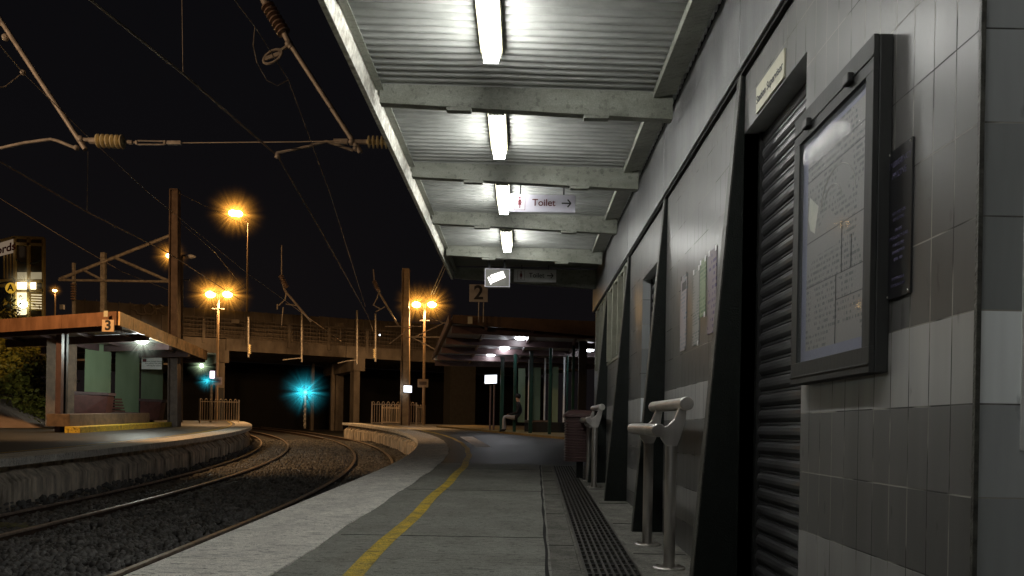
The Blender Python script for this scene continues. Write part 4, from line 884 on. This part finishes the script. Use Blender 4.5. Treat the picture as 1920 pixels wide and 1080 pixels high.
# platform information plates on lamp posts
for (u0, u1, v0, v1, Y, lb) in ((397, 417, 707, 722, 39.3, 'tan rectangular plate on the twin lamp post, left'), (783, 803, 711, 726, 40.3, 'tan rectangular plate on the twin lamp post, right')):
    a, c = P(u0, v1, Y), P(u1, v0, Y); t = thing('post_plate', a, lb, 'plate'); MB().box(a.x, c.x, Y-.02, Y, a.z, c.z).build('plate', mat('tan plate', (.45, .33, .2), .6), t)
    MB().box(a.x+.08, c.x-.08, Y-.025, Y-.021, a.z+.12, c.z-.12).build('lettering_band', 'brownwall', t)
# signals
def signal(u, v, Y, vb, ub, label, col_, e, r, hr, hs, light_e):
    p = P(u, v, Y); base = P(ub, vb, Y); t = thing('railway_signal', base, label, 'signal', 'railway signals')
    MB().tube([base, Vector((base.x, Y, p.z-.2))], .06, 10).build('post', 'galv', t)
    b = MB(); b.box(p.x-.16, p.x+.16, Y+.03, Y+.2, p.z-.45, p.z+.3); b.build('head', 'black', t, bevel=.03)
    MB().lathe(p+Vector((0, .04, 0)), [(0, r), (.03, r)], 16, (0, 1, 0)).build('lens', emit('signal glow '+str(u), col_, e), t)
    MB().tube([p+Vector((0, .02, .0)), p+Vector((0, -.12, 0))], r*1.35, 14, cap=False).build('hood', 'black', t) if False else None
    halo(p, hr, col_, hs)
    if light_e: light('signal_light', 'SPOT', p+Vector((0, -.1, 0)), t, light_e, (.2, .85, 1), .1, rot=(math.radians(82), 0, math.radians(-12)), spot_size=1.4, spot_blend=.8)
    return t
CY_ = (.04, .75, .95)
ts = signal(571.5, 735, 45, 803, 571.5, 'bright cyan signal on a banded post between the tracks under the bridge', CY_, 40, .13, 1.75, 1.1, 40)
b = MB()
for k in range(5): pz = P(571.5, 760+k*9, 44.93); b.tube([pz, pz+Vector((0, 0, -.12))], .075, 10)
b.build('post_band', 'strip', ts)
signal(389, 714, 38.6, 795, 395, 'small cyan signal on a post at the end of platform 3', CY_, 30, .10, .75, .8, 0)
t = thing('indicator_sign', P(398, 712, 38.5), 'small glowing pinkish white indicator above the small cyan signal', 'signal'); a, c = P(394, 709, 38.5), P(403, 696, 38.5)
MB().box(a.x, c.x, 38.45, 38.5, a.z, c.z).build('light_box', emit('indicator glow', (1, .75, .9), 5), t, bevel=.05)
t = thing('floodlight', P(378, 686, 50), 'white floodlight shining from the dark under the bridge left end', 'light'); MB().sphere(P(378, 686, 50), .11, n=12, m=8).build('lens', emit('flood glow', (.95, 1, .75), 30), t)
MB().lathe(P(378, 686, 50)+Vector((0, .06, 0)), [(0, .12), (.2, .08)], 12, (0, 1, 0)).build('housing', 'black', t); halo(P(378, 686, 50), 1.1, (.75, 1, .6), .6)
for (u, v, Y) in ((712, 628, 52), (512, 719, 64)):
    p = P(u, v, Y); t = thing('distant_lamp', p, 'tiny white point light on the bridge above the right pier' if u == 712 else 'tiny white point light deep in the dark under the bridge', 'light'); MB().sphere(p, .05, n=8, m=6).build('bulb', emit('tiny glow', (.9, .95, 1), 6), t)
    MB().lathe(p+Vector((0, .04, 0)), [(0, .06), (.1, .05)], 8, (0, 1, 0)).build('housing', 'black', t)
# ================================================================ BRIDGE
G0, G1 = Vector((-25.6, 46, 0)), Vector((-8.66, 55, 0)); gd = (G1-G0).normalized(); gn = Vector((-gd.y, gd.x, 0))      # gn points away from camera
if gn.y < 0: gn = -gn
def BP(s_, z, o_=0): q = G0+gd*s_+gn*o_; return Vector((q.x, q.y, z))
def bs(u):      # chainage where the photo column meets the bridge line
    a = (u-CX-4)/F; return (a*G0.y-G0.x)/(gd.x-a*gd.y)
t = thing('road_bridge', BP(12, 0), 'wide concrete road bridge with tall parapet crossing above the tracks', 'bridge')
b = MB(); sL, sR = bs(-60), 34; 
def bbox(b, s0, s1, z0, z1, o0, o1): b.hexa([BP(s0, z0, o0), BP(s1, z0, o0), BP(s1, z0, o1), BP(s0, z0, o1), BP(s0, z1, o0), BP(s1, z1, o0), BP(s1, z1, o1), BP(s0, z1, o1)])
s_ = bs(425)
while s_ < sR:
    bbox(b, s_+.02, min(s_+7.5, sR)-.02, 4.5, 5.25, 0, 9); s_ += 7.5
bbox(b, bs(330), bs(425)-.02, 4.3, 5.2, -.02, 9)
b.build('deck', 'bridge', t)
b = MB(); s_ = bs(135)
while s_ < sR: bbox(b, s_+.01, s_+2.38, 5.26, 7.1+.012*(s_), 1.6, 1.8); s_ += 2.4
b.build('parapet_wall', 'bridge_dark', t)
b = MB()
for k in range(60):
    s_ = bs(135)+k*.6; bbox(b, s_, s_+.05, 5.26, 7.2, 1.54, 1.598)
b.build('parapet_rib', 'bridge', t)
for k in range(12):
    s_ = bs(380)+k*2.55; b = MB(); bbox(b, s_, s_+.16, 4.9, 6.35, -.12, -.002); b.build('railing_post', 'bridge', t)
b = MB()
for z in (5.45, 5.7, 5.95, 6.2, 6.42): b.bar(BP(bs(330), z, -.06), BP(sR, z, -.06), .05, .06)
for k in range(150): s_ = bs(330)+k*.2; b.bar(BP(s_, 5.26, -.04), BP(s_, 6.4, -.04), .025)
b.build('railing_lattice', 'bridge_dark', t)
b = MB(); bbox(b, bs(330), sR, 5.26, 5.32, .0, 1.6); b.build('walkway', 'bridge_dark', t)
for (u0, u1, a0, a1, vb) in ((410, 431, 412, 424, 792), (665, 686, 667, 678, 815)):
    b = MB(); bbox(b, bs(u0), bs(u1), 3.75 if u0 < 500 else 3.65, 4.498, -.05, 8); pr_ = b.build('pier_cap', 'bridge', t)
    b = MB(); bbox(b, bs(a0), bs(a1), -1.0, 3.75 if u0 < 500 else 3.65, .1, 1.0); b.build('pier', 'bridge', t)
b = MB(); bbox(b, bs(413), bs(423), -1., 2.2, .06, .098); b.build('pier_band', 'black', t)
# left abutment wall with dark opening, small pads on bridge
b = MB(); bbox(b, bs(-200), bs(330)-.0, 3.4, 5.2, -.6, 9); bbox(b, bs(-200), bs(-20), -1, 3.4, -.6, 2); b.build('abutment', 'bridge', t)
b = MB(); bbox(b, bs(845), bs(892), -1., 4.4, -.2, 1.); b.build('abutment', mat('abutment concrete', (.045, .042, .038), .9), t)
b = MB(); bbox(b, bs(330), 36, -1.4, 4.49, 9.1, 9.3); b.build('dark_backing', 'void', t)  # black sheet standing in for the darkness under the bridge
b = MB()
for u, s0 in ((636, .25), (645, .25), (652, .3), (595, .2)): bbox(b, bs(u)+.9, bs(u)+.9+s0, -1., 4.4, 5, 5.3)
b.build('inner_column', 'bridge', t)
# lit plates on bridge
for u0, u1, v0, v1 in ((434, 449, 599, 606), (628, 644, 606, 609), (637, 640, 616, 635)):
    s0 = bs(u0); pY = BP(s0, 0).y; a, c = P(u0, v1, pY-.3), P(u1, v0, pY-.3); MB().box(a.x, c.x, a.y-.02, a.y, a.z, c.z).build('bracket_plate', 'bridge', t)
# graffiti
b = MB(); gm = mat('graffiti paint', (.22, .18, .14), .7)
def GP(u, v):
    s_ = bs(u); q = BP(s_, 0, 1.50); Yq = q.y; z = P(u, v, Yq).z; sc = Yq/ (BP(s_, 0).y); s2 = s_+1.5*.0; return Vector((P(u, v, Yq).x, Yq-.05, z))
for pts in ([(262, 572), (252, 574), (248, 580), (256, 583), (258, 588), (268, 590), (276, 588)], [(276, 572), (270, 578), (274, 588), (284, 590), (290, 584), (288, 574), (280, 570), (276, 572)], [(290, 572), (294, 590), (292, 580), (300, 580), (306, 576), (302, 572), (296, 574)], [(300, 580), (304, 588), (312, 590), (314, 582)], [(308, 576), (316, 576)]):
    b.tube([GP(u, v) for u, v in pts], .06, 5)
b.build('graffiti', gm, t)
# ================================================================ OVERHEAD LINE
def wire(pts, r, label, m='copper', g='overhead wires'):
    w = MB().tube(pts, r, 6); o = w.build('overhead_wire', m, origin=pts[0]); return tag(o, label, 'wire', g)
def atz(u, v, z): q = P(u, v, 1); return q*(z/q.z)
wire([atz(60, -92, 3.95), atz(170, 0, 3.95), atz(343, 138, 3.95), atz(520, 292, 3.95), atz(600, 430, 3.96), atz(690, 592, 4.05), atz(700, 622, 4.6)], .014, 'contact wire over the near track, meeting the long steady arm')
wire([P(-200, 190, 10), P(0, 303, 12.3), P(163, 397, 15), P(315, 474, 22), P(450, 562, 33)], .013, 'contact wire crossing the sky at left behind the tall mast')
wire([P(0, 85, 9), P(42, 135, 10.5), P(160, 252, 12), P(277, 360, 15), P(463, 512, 24), P(640, 640, 40)], .006, 'thin messenger wire running behind the left inclined tube')
wire([P(440, 0, 8), P(478, 50, 9), P(541, 150, 10.5), P(582, 262, 13), P(618, 360, 16), P(685, 575, 32)], .006, 'thin messenger wire with a slack loop at top centre')
wire([P(478, 50, 9), P(475, 85, 9), P(482, 118, 9.2), P(500, 150, 9.8), P(520, 161, 10.1), P(541, 150, 10.5)], .006, 'slack jumper loop hanging from the top centre wire')
wire([P(340, 268, 11.5), P(560, 266, 11.4), P(640, 264, 11.3)], .007, 'horizontal cross span wire between the two insulators')
wire([P(341, -20, 9.3), P(343, 136, 9.3)], .004, 'short vertical dropper wire at the top of the sky')
wire([P(165, 285, 13), P(163, 396, 15)], .004, 'faint vertical dropper wire below the glowing insulator')
wire([P(336, 362, 29.9), P(470, 428, 50)], .009, 'wire leaving the top of the tall mast to the right', 'rod')
wire([P(336, 415, 30), P(400, 470, 35), P(470, 555, 45)], .008, 'lower wire slanting down right from the tall mast', 'rod')
wire([P(0, 372, 30), P(110, 440, 31), P(230, 510, 33), P(320, 545, 36)], .012, 'faint wire passing above the lift tower', 'rod')
wire([P(832, 498, 30), P(808, 552, 39)], .02, 'left one of two pale stay wires below the canopy corner', 'rod'); wire([P(838, 496, 30), P(813, 552, 39)], .02, 'right one of two pale stay wires below the canopy corner', 'rod')
wire([P(-30, 170, 9), P(10, 162, 10), P(42, 137, 11)], .006, 'short curled wire joining the left inclined tube')
def insul(b, a, c, n_, r, r0=.02):
    d = (c-a); L = d.length; b.lathe(a, [(0, r0)]+sum([[(L*(k+.15)/n_, r0), (L*(k+.4)/n_, r), (L*(k+.62)/n_, r), (L*(k+.85)/n_, r0)] for k in range(n_)], [])+[(L, r0)], 18, d)
# cantilever 1 (left)
Y = 11.5
t = thing('cantilever_arm', P(158, 275, Y), 'inclined tube at upper left with steady arm over the far track', 'cantilever', 'overhead line cantilever arms')
MB().tube([P(-12, 18, Y), P(160, 280, Y)], .036, 12).build('inclined_tube', 'rod', t, smooth=True)
MB().tube([P(-20, 283, Y), P(0, 278, Y), P(45, 268, Y), P(95, 261, Y), P(108, 264, Y), P(142, 278, Y)], .022, 8).build('steady_arm', 'rod', t, smooth=True)
b = MB(); b.sphere(P(151, 262, Y), .055, .05, .06, 10, 6); b.sphere(P(143, 277, Y), .04, n=8, m=6); b.tube([P(150, 262, Y), P(172, 262, Y)], .028, 8); b.build('clamp', 'rod', t, smooth=True)
for q_, r_ in (((2, 42), .05), ((10, 70), .05), ((43, 136), .04)): MB().sphere(P(*q_, Y), r_, r_, r_, 8, 6).build('clamp', 'rod', t, smooth=True)
t = thing('strain_insulator', P(175, 264, Y), 'glowing amber ribbed insulator with turnbuckle at left of the sky', 'insulator', 'ribbed insulators on the cross span')
MB().tube([P(168, 264, Y), P(182, 264, Y)], .045, 10).build('end_fitting', 'rod', t)
b = MB(); insul(b, P(180, 264, Y), P(234, 266, Y), 6, .098, .045); b.build('ribbed_body', 'porcelain', t, smooth=True)
b = MB(); b.tube([P(232, 266, Y), P(248, 267, Y)], .032, 8); b.tube([P(248, 267, Y), P(258, 267, Y)], .014, 6); b.build('end_fitting', 'rod', t)
b = MB(); b.tube([P(258, 264, Y), P(308, 265, Y)], .011, 6); b.tube([P(258, 271, Y), P(308, 271, Y)], .011, 6); b.tube([P(256, 264, Y), P(256, 271, Y)], .02, 6); b.tube([P(309, 264, Y), P(309, 271, Y)], .02, 6); b.tube([P(308, 268, Y), P(318, 268, Y)], .01, 6); b.bar(P(314, 268, Y), P(340, 268, Y), .05, .05); b.build('turnbuckle', 'rod', t)
# cantilever 2
t = thing('cantilever_arm', P(672, 280, Y), 'inclined tube beside the canopy with ribbed top and curved steady arm', 'cantilever', 'overhead line cantilever arms')
MB().tube([P(545, 84, Y), P(676, 286, Y)], .036, 12).build('inclined_tube', 'rod', t, smooth=True)
b = MB(); insul(b, P(500, 8, Y), P(534, 64, Y), 7, .10, .045); b.build('ribbed_insulator', 'porcelain_brown', t, smooth=True)
b = MB(); b.tube([P(490, -10, Y), P(502, 12, Y)], .055, 10); b.tube([P(532, 60, Y), P(547, 90, Y)], .045, 10); b.sphere(P(542, 82, Y), .06, n=10, m=6); b.sphere(P(660, 266, Y), .055, n=10, m=6); b.sphere(P(667, 278, Y), .045, n=10, m=6); b.build('clamp', 'rod', t, smooth=True)
b = MB(); b.tube([P(543, 84, Y), P(530, 92, Y), P(522, 96, Y)], .022, 8); c = P(511, 106, Y)
b.tube([c+Vector((.13*math.cos(a), 0, .085*math.sin(a)+.06*math.cos(a))) for a in [i*math.pi/8 for i in range(17)]], .02, 6); b.bar(c-Vector((.11, 0, .04)), c+Vector((.11, 0, .05)), .03, .05); b.build('pulley', 'rod', t, smooth=True)
MB().tube([P(517, 296, Y), P(519, 287, Y), P(560, 279, Y), P(612, 265, Y), P(625, 269, Y), P(662, 282, Y)], .022, 8).build('steady_arm', 'rod', t, smooth=True)
b = MB(); b.sphere(P(521, 293, Y), .04, n=8, m=6); b.build('clip', 'rod', t)
MB().bar(P(626, 266, Y), P(652, 266, Y), .06, .07).build('clevis', 'rod', t)
t = thing('strain_insulator', P(690, 266, Y), 'pale ribbed insulator touching the canopy gutter line', 'insulator', 'ribbed insulators on the cross span')
b = MB(); insul(b, P(688, 266, Y), P(760, 268, Y), 9, .09, .035); b.build('ribbed_body', 'porcelain', t, smooth=True); MB().tube([P(662, 266, Y), P(690, 266, Y)], .035, 8).build('end_fitting', 'rod', t)
# far cantilevers
def farcant(pts_t, ins, dropu, Y, label):
    t = thing('cantilever_arm', P(*pts_t[-1], Y), label, 'cantilever', 'overhead line cantilever arms')
    MB().tube([P(*p, Y) for p in pts_t], .045, 8).build('inclined_tube', 'rod', t)
    b = MB(); insul(b, P(*ins[0], Y), P(*ins[1], Y), 6, .11, .05); b.build('ribbed_insulator', 'porcelain_brown', t)
    for d_ in dropu: MB().tube([P(*q, Y) for q in d_], .025, 6).build('stay', 'rod', t)
farcant([(528, 520), (534, 545), (583, 603)], ((526, 516), (537, 540)), [[(537, 545), (535, 562), (522, 573)], [(536, 570), (556, 573)], [(528, 460), (528, 520)], [(520, 570), (520, 580)], [(531, 576), (528, 610)]], 33, 'far inclined tube with insulator left of the cyan signal')
farcant([(702, 530), (710, 548), (748, 612)], ((701, 526), (709, 545)), [[(712, 545), (706, 560), (700, 572), (715, 580)], [(700, 505), (702, 530)], [(704, 585), (722, 575)]], 40, 'far inclined tube with insulator left of the right mast')
for i, (u, v0, v1, Y, lab) in enumerate(((466, 612, 670, 44, 'white drop tube below the bridge edge, leftmost of four'), (566, 602, 679, 44, 'white drop tube over the near track left of the cyan signal'), (669.5, 600, 683, 46, 'white drop tube beside the right bridge pier'), (704, 606, 678, 46, 'white drop tube with insulator, rightmost of four'))):
    t = thing('drop_tube', P(u, v0, Y), lab, 'drop tube', 'drop tubes under the bridge'); MB().tube([P(u, v0-18, Y), P(u, v1, Y)], .05, 8).build('tube', 'galv', t)
    if i in (0, 3):
        b = MB(); insul(b, P(u+(2 if i == 0 else -2), v1-24, Y-.1), P(u+(2 if i == 0 else -2), v1-6, Y-.1), 5, .09, .04); b.build('insulator', 'porcelain', t)
    else: MB().tube([P(u, v1-8, Y), P(u-20, v1-6, Y), P(u-36, v1-4 if i == 1 else v1-2, Y)], .03, 6).build('registration_arm', 'galv', t)
for pts, lab in (([(572, 604), (540, 612), (515, 618)], 'thin lower registration tube over the bridge face'), ([(585, 610), (566, 610), (530, 620)], 'x')): pass
t = thing('portal_braces', P(778, 640, 40), 'thin crossed brace rods right of the orange lit mast', 'braces')
for a, c in (((765, 632), (830, 632)), ((775, 633), (835, 604)), ((772, 632), (815, 655)), ((722, 612), (790, 612)), ((730, 645), (775, 610)), ((805, 595), (838, 608))): MB().tube([P(*a, 39.6), P(*c, 39.6)], .03, 6).build('rod', 'rod', t)
# ================================================================ LEFT BACKGROUND
# lift tower
Y = 70; t = thing('lift_tower', P(40, 620, Y), 'yellow framed glass lift tower with a red and white sign, far left', 'tower')
a, c = P(28, 600, Y), P(82, 445, Y); wL = Vector((-3.4, 4, 0))
b = MB(); b.hexa([(a.x, Y, a.z-2), (c.x, Y, a.z-2), (c.x*1.07, Y+4, a.z-2), (a.x-4, Y+4, a.z-2), (a.x, Y, c.z), (c.x, Y, c.z), (c.x*1.07, Y+4, c.z), (a.x-4, Y+4, c.z)]); b.build('glass_shaft', 'liftglass', t)
def LT(u, v): return P(u, v, Y-.15)
for pts in (((28, 445), (82, 447)), ((28, 457), (82, 459)), ((28, 445), (28, 600)), ((82, 447), (82, 600)), ((54, 446), (54, 600)), ((28, 527), (82, 527)), ((28, 545), (82, 545)), ((2, 452), (28, 445)), ((0, 527), (28, 524)), ((0, 536), (28, 534))):
    MB().bar(LT(*pts[0]), LT(*pts[1]), .22, .22).build('frame', 'liftframe', t)
for k in range(4): MB().bar(LT(8+k*6, 474), LT(8+k*6, 522), .1, .1).build('louvre', 'liftframe', t)
for k in range(7): MB().bar(LT(56, 550+k*5), LT(80, 551+k*5), .1, .12).build('louvre', 'liftframe', t)
MB().tube([LT(30, 486), LT(40, 493), LT(54, 495), LT(68, 492), LT(80, 486)], .07, 6).build('curved_rail', 'black', t)
for (u0, u1, v0, v1, e) in ((31, 66, 525, 542, 5.), (29, 52, 548, 590, 1.6), (57, 80, 549, 580, .8), (31, 80, 510, 523, .25)):
    MB().quad(LT(u0, v1)+Vector((0, .1, 0)), LT(u1, v1)+Vector((0, .1, 0)), LT(u1, v0)+Vector((0, .1, 0)), LT(u0, v0)+Vector((0, .1, 0))).build('lit_pane', emit('lift light', (1, .82, .5), e), t)
s_ = thing('shop_sign', P(15, 475, Y-1), 'white sign with partly hidden red lettering on the lift tower side', 'sign')
MB().hexa([P(-6, 482, Y-.6), P(25, 474, Y-.8), P(25, 474, Y-.6), P(-6, 482, Y-.4), P(-6, 457, Y-.6), P(25, 448, Y-.8), P(25, 448, Y-.6), P(-6, 457, Y-.4)]).build('board', emit('lit sign board', (.75, .55, .38), .22), s_)
text('onalds', 1.0, mat('red letters', (.45, .02, .02), .5, bump=0), s_, (P(25, 462, Y)-P(-3, 470, Y)), ZU, P(11, 466, Y-.95), bold=.03) if False else text('ords', .95, mat('red letters', (.45, .02, .02), .5, bump=0), s_, (P(25, 462, Y)-P(-3, 470, Y)), ZU, P(11, 466, Y-.95), bold=.03)
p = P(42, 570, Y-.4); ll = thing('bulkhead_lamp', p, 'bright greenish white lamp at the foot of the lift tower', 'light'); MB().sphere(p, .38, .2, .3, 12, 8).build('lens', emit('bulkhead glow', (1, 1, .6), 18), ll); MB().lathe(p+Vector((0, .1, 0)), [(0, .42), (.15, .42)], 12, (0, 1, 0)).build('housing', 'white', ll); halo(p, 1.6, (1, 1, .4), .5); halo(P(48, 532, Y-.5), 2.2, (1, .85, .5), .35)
p = P(20, 540, Y-1.4); s_ = thing('crossing_sign', p, 'round yellow sign with a black mark beside the lift tower', 'sign'); MB().lathe(p, [(0, .46), (.04, .46)], 20, (0, 1, 0)).build('disc', emit('sign amber', (1, .55, .05), .5), s_)
text('A', .75, 'ink', s_, XR, ZU, p+Vector((0, -.03, 0)), bold=.03); MB().tube([p+Vector((0, .03, -.45)), p+Vector((0, .03, -3.4))], .06, 8).build('post', 'liftframe', s_)
# small white box on shelter roof line
a = P(115, 580, 60); tag(MB().box(a.x-.14, a.x+.14, 60, 60.2, a.z, a.z+.36).build('meter_box', 'white', origin=a), 'small white box standing above the brown shelter roof', 'box')
# concrete ramp
b = MB(); q = [P(-60, 735, 27), P(0, 761, 26.5), P(20, 772, 26.3), P(68, 803, 25.6), P(-60, 812, 24.5)]; b.prism(q, (-.3, 3, 0)); tag(b.build('concrete_ramp', mat('pinkish concrete', (.42, .32, .27), .8, 0, .2, 2, .3), origin=q[0]), 'pale pinkish concrete slope at the foot of the hedge', 'ramp')
# hedge bank
def leaves(root, nm, m, n_, fn, size, seed):
    r_ = np.random.RandomState(seed); b = MB()
    for _ in range(n_):
        p, nr = fn(r_); a = r_.rand()*6.28; s_ = size*(.6+.8*r_.rand()); u_ = Vector((math.cos(a), math.sin(a)*.5, r_.randn()*.6)).normalized(); v_ = u_.cross(Vector((r_.randn(), -1, r_.randn()*.6)).normalized()).normalized()
        b.quad(p-u_*s_, p-v_*s_*.45, p+u_*s_, p+v_*s_*.45)
    return b.build(nm, m, root)
def bushfn(c, R, n_cl, seed):
    rr_ = np.random.RandomState(seed); cl = [(c+Vector((rr_.randn()*R[0]*.5, rr_.randn()*R[1]*.5, rr_.randn()*R[2]*.5)), .25+.35*rr_.rand()) for _ in range(n_cl)]
    def f(r_):
        q, s_ = cl[r_.randint(len(cl))]; d = Vector((r_.randn(), r_.randn(), r_.randn())); return q+d*s_*.55, None
    return f
for (u, v, Y, R, n_, lb, m_) in ((22, 650, 28.5, (.7, .6, 1.0), 1500, 'tall yellow lit shrub at the left edge of the bank', 'leaf'), (20, 710, 28, (.9, .7, .7), 1500, 'middle olive shrub on the bank beside the shelter', 'leaf'), (62, 720, 29, (.6, .7, .9), 1300, 'dark shrub on the bank against the shelter side wall', 'leaf_dark'),
                          (64, 770, 27.5, (.55, .5, .45), 1000, 'low straggly shrub above the concrete slope', 'leaf'), (10, 600, 40, (1.0, .8, .7), 900, 'dark shrub top showing above the brown shelter roof', 'leaf_dark')):
    c = P(u, v, Y); base = Vector((c.x, Y, gz(Y) if v > 650 else c.z-1.4)); t = thing('shrub', base, lb, 'shrub', 'shrubs on the bank'); leaves(t, 'foliage', m_, n_, bushfn(c, R, 26, u+v), .085, u)
    b = MB()
    for k in range(5): b.tube([base+Vector((k*.05-.1, 0, 0)), base.lerp(c, .5)+Vector((k*.15-.3, .1, 0)), c+Vector((k*.3-.6, .1, .2))], [.03, .02, .008], 5)
    b.build('stem', 'bark', t)
b = MB(); q = [P(-80, 620, 33), P(60, 690, 31), P(100, 806, 30), P(-80, 806, 27)]; b.quad(*q); b.quad(q[3], q[2], q[2]+Vector((0, -3, -.1)), q[3]+Vector((0, -3, -.1))); tag(b.build('embankment', 'ground'), kind='structure')
# ================================================================ emissive volumes imitating lens flare and haze
glare_root = None
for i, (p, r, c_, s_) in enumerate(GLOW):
    m = bpy.data.materials.new('lens glare'); m.use_nodes = True; n = m.node_tree.nodes; l = m.node_tree.links; n.clear(); out = n.new('ShaderNodeOutputMaterial')
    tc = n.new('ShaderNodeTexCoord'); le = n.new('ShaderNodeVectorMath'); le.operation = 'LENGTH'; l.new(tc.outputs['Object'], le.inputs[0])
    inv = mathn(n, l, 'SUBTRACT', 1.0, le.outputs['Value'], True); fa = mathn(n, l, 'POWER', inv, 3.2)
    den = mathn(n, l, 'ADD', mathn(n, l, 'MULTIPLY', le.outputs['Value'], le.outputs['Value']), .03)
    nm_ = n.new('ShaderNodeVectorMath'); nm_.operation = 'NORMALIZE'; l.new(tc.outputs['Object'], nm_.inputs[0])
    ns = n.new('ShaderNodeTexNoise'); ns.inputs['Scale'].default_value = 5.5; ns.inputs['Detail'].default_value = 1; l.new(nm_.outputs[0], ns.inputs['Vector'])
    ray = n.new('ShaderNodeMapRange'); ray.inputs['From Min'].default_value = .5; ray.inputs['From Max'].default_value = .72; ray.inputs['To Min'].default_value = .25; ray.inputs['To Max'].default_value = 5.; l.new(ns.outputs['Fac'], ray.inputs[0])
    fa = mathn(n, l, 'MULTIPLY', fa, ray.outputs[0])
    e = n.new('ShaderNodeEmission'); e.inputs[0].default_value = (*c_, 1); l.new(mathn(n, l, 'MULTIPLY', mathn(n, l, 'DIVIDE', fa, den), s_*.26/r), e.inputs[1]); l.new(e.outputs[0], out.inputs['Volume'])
    b = MB(); b.sphere((0, 0, 0), 1, n=20, m=12); o = b.build('lens_glare', m); o.location = p; o.scale = (r, r, r)
    tag(o, 'soft glowing haze around a lit lamp, an emissive volume imitating lens flare', 'glare', 'glare around the lamps', 'stuff')
# ================================================================ WORLD, CAMERA
w = bpy.data.worlds.new('World'); SC.world = w; w.use_nodes = True; n = w.node_tree.nodes; l = w.node_tree.links; bg = n['Background']
sk = n.new('ShaderNodeTexSky'); sk.sky_type = 'NISHITA'; sk.sun_disc = False; sk.sun_elevation = math.radians(-4); sk.sun_rotation = math.radians(-60)
mx = n.new('ShaderNodeMix'); mx.data_type = 'RGBA'; mx.inputs['Factor'].default_value = .85; l.new(sk.outputs[0], mx.inputs['A']); mx.inputs['B'].default_value = (.25, .24, .30, 1)
tw = n.new('ShaderNodeTexCoord'); sx = n.new('ShaderNodeSeparateXYZ'); l.new(tw.outputs['Generated'], sx.inputs[0])
up_ = mathn(n, l, 'POWER', mathn(n, l, 'SUBTRACT', 1.0, mathn(n, l, 'ABSOLUTE', sx.outputs[2]), True), 5.0); lf = mathn(n, l, 'ADD', mathn(n, l, 'MULTIPLY', sx.outputs[0], -.6), .45, True)
wg = n.new('ShaderNodeTexNoise'); wg.inputs['Scale'].default_value = 2.5; l.new(tw.outputs['Generated'], wg.inputs['Vector'])
gl = mathn(n, l, 'MULTIPLY', mathn(n, l, 'MULTIPLY', up_, lf), wg.outputs['Fac'])
m2 = n.new('ShaderNodeMix'); m2.data_type = 'RGBA'; l.new(gl, m2.inputs['Factor']); l.new(mx.outputs['Result'], m2.inputs['A']); m2.inputs['B'].default_value = (.9, .6, .5, 1)
l.new(m2.outputs['Result'], bg.inputs[0]); bg.inputs[1].default_value = .015
cam = bpy.data.cameras.new('Camera'); co = bpy.data.objects.new('Camera', cam); SC.collection.objects.link(co); SC.camera = co
cam.sensor_width = 36; cam.lens = 36*F/1920; cam.shift_x = -(CX-960)/1920; cam.shift_y = (CY-540)/1920; cam.clip_start = .05; cam.clip_end = 1000
R = Matrix(((1, 0, 0), (0, 0, -1), (0, 1, 0))).to_4x4()     # look along +Y
co.matrix_world = R @ Matrix.Rotation(ROLL, 4, 'Z')
SC.view_settings.view_transform = 'Standard'; SC.view_settings.look = 'None'; SC.view_settings.exposure = 0
SC.render.engine = 'CYCLES'; SC.cycles.use_denoising = True; SC.cycles.max_bounces = 5; SC.cycles.sample_clamp_indirect = 4; SC.cycles.volume_step_rate = 2
bpy.context.view_layer.update()
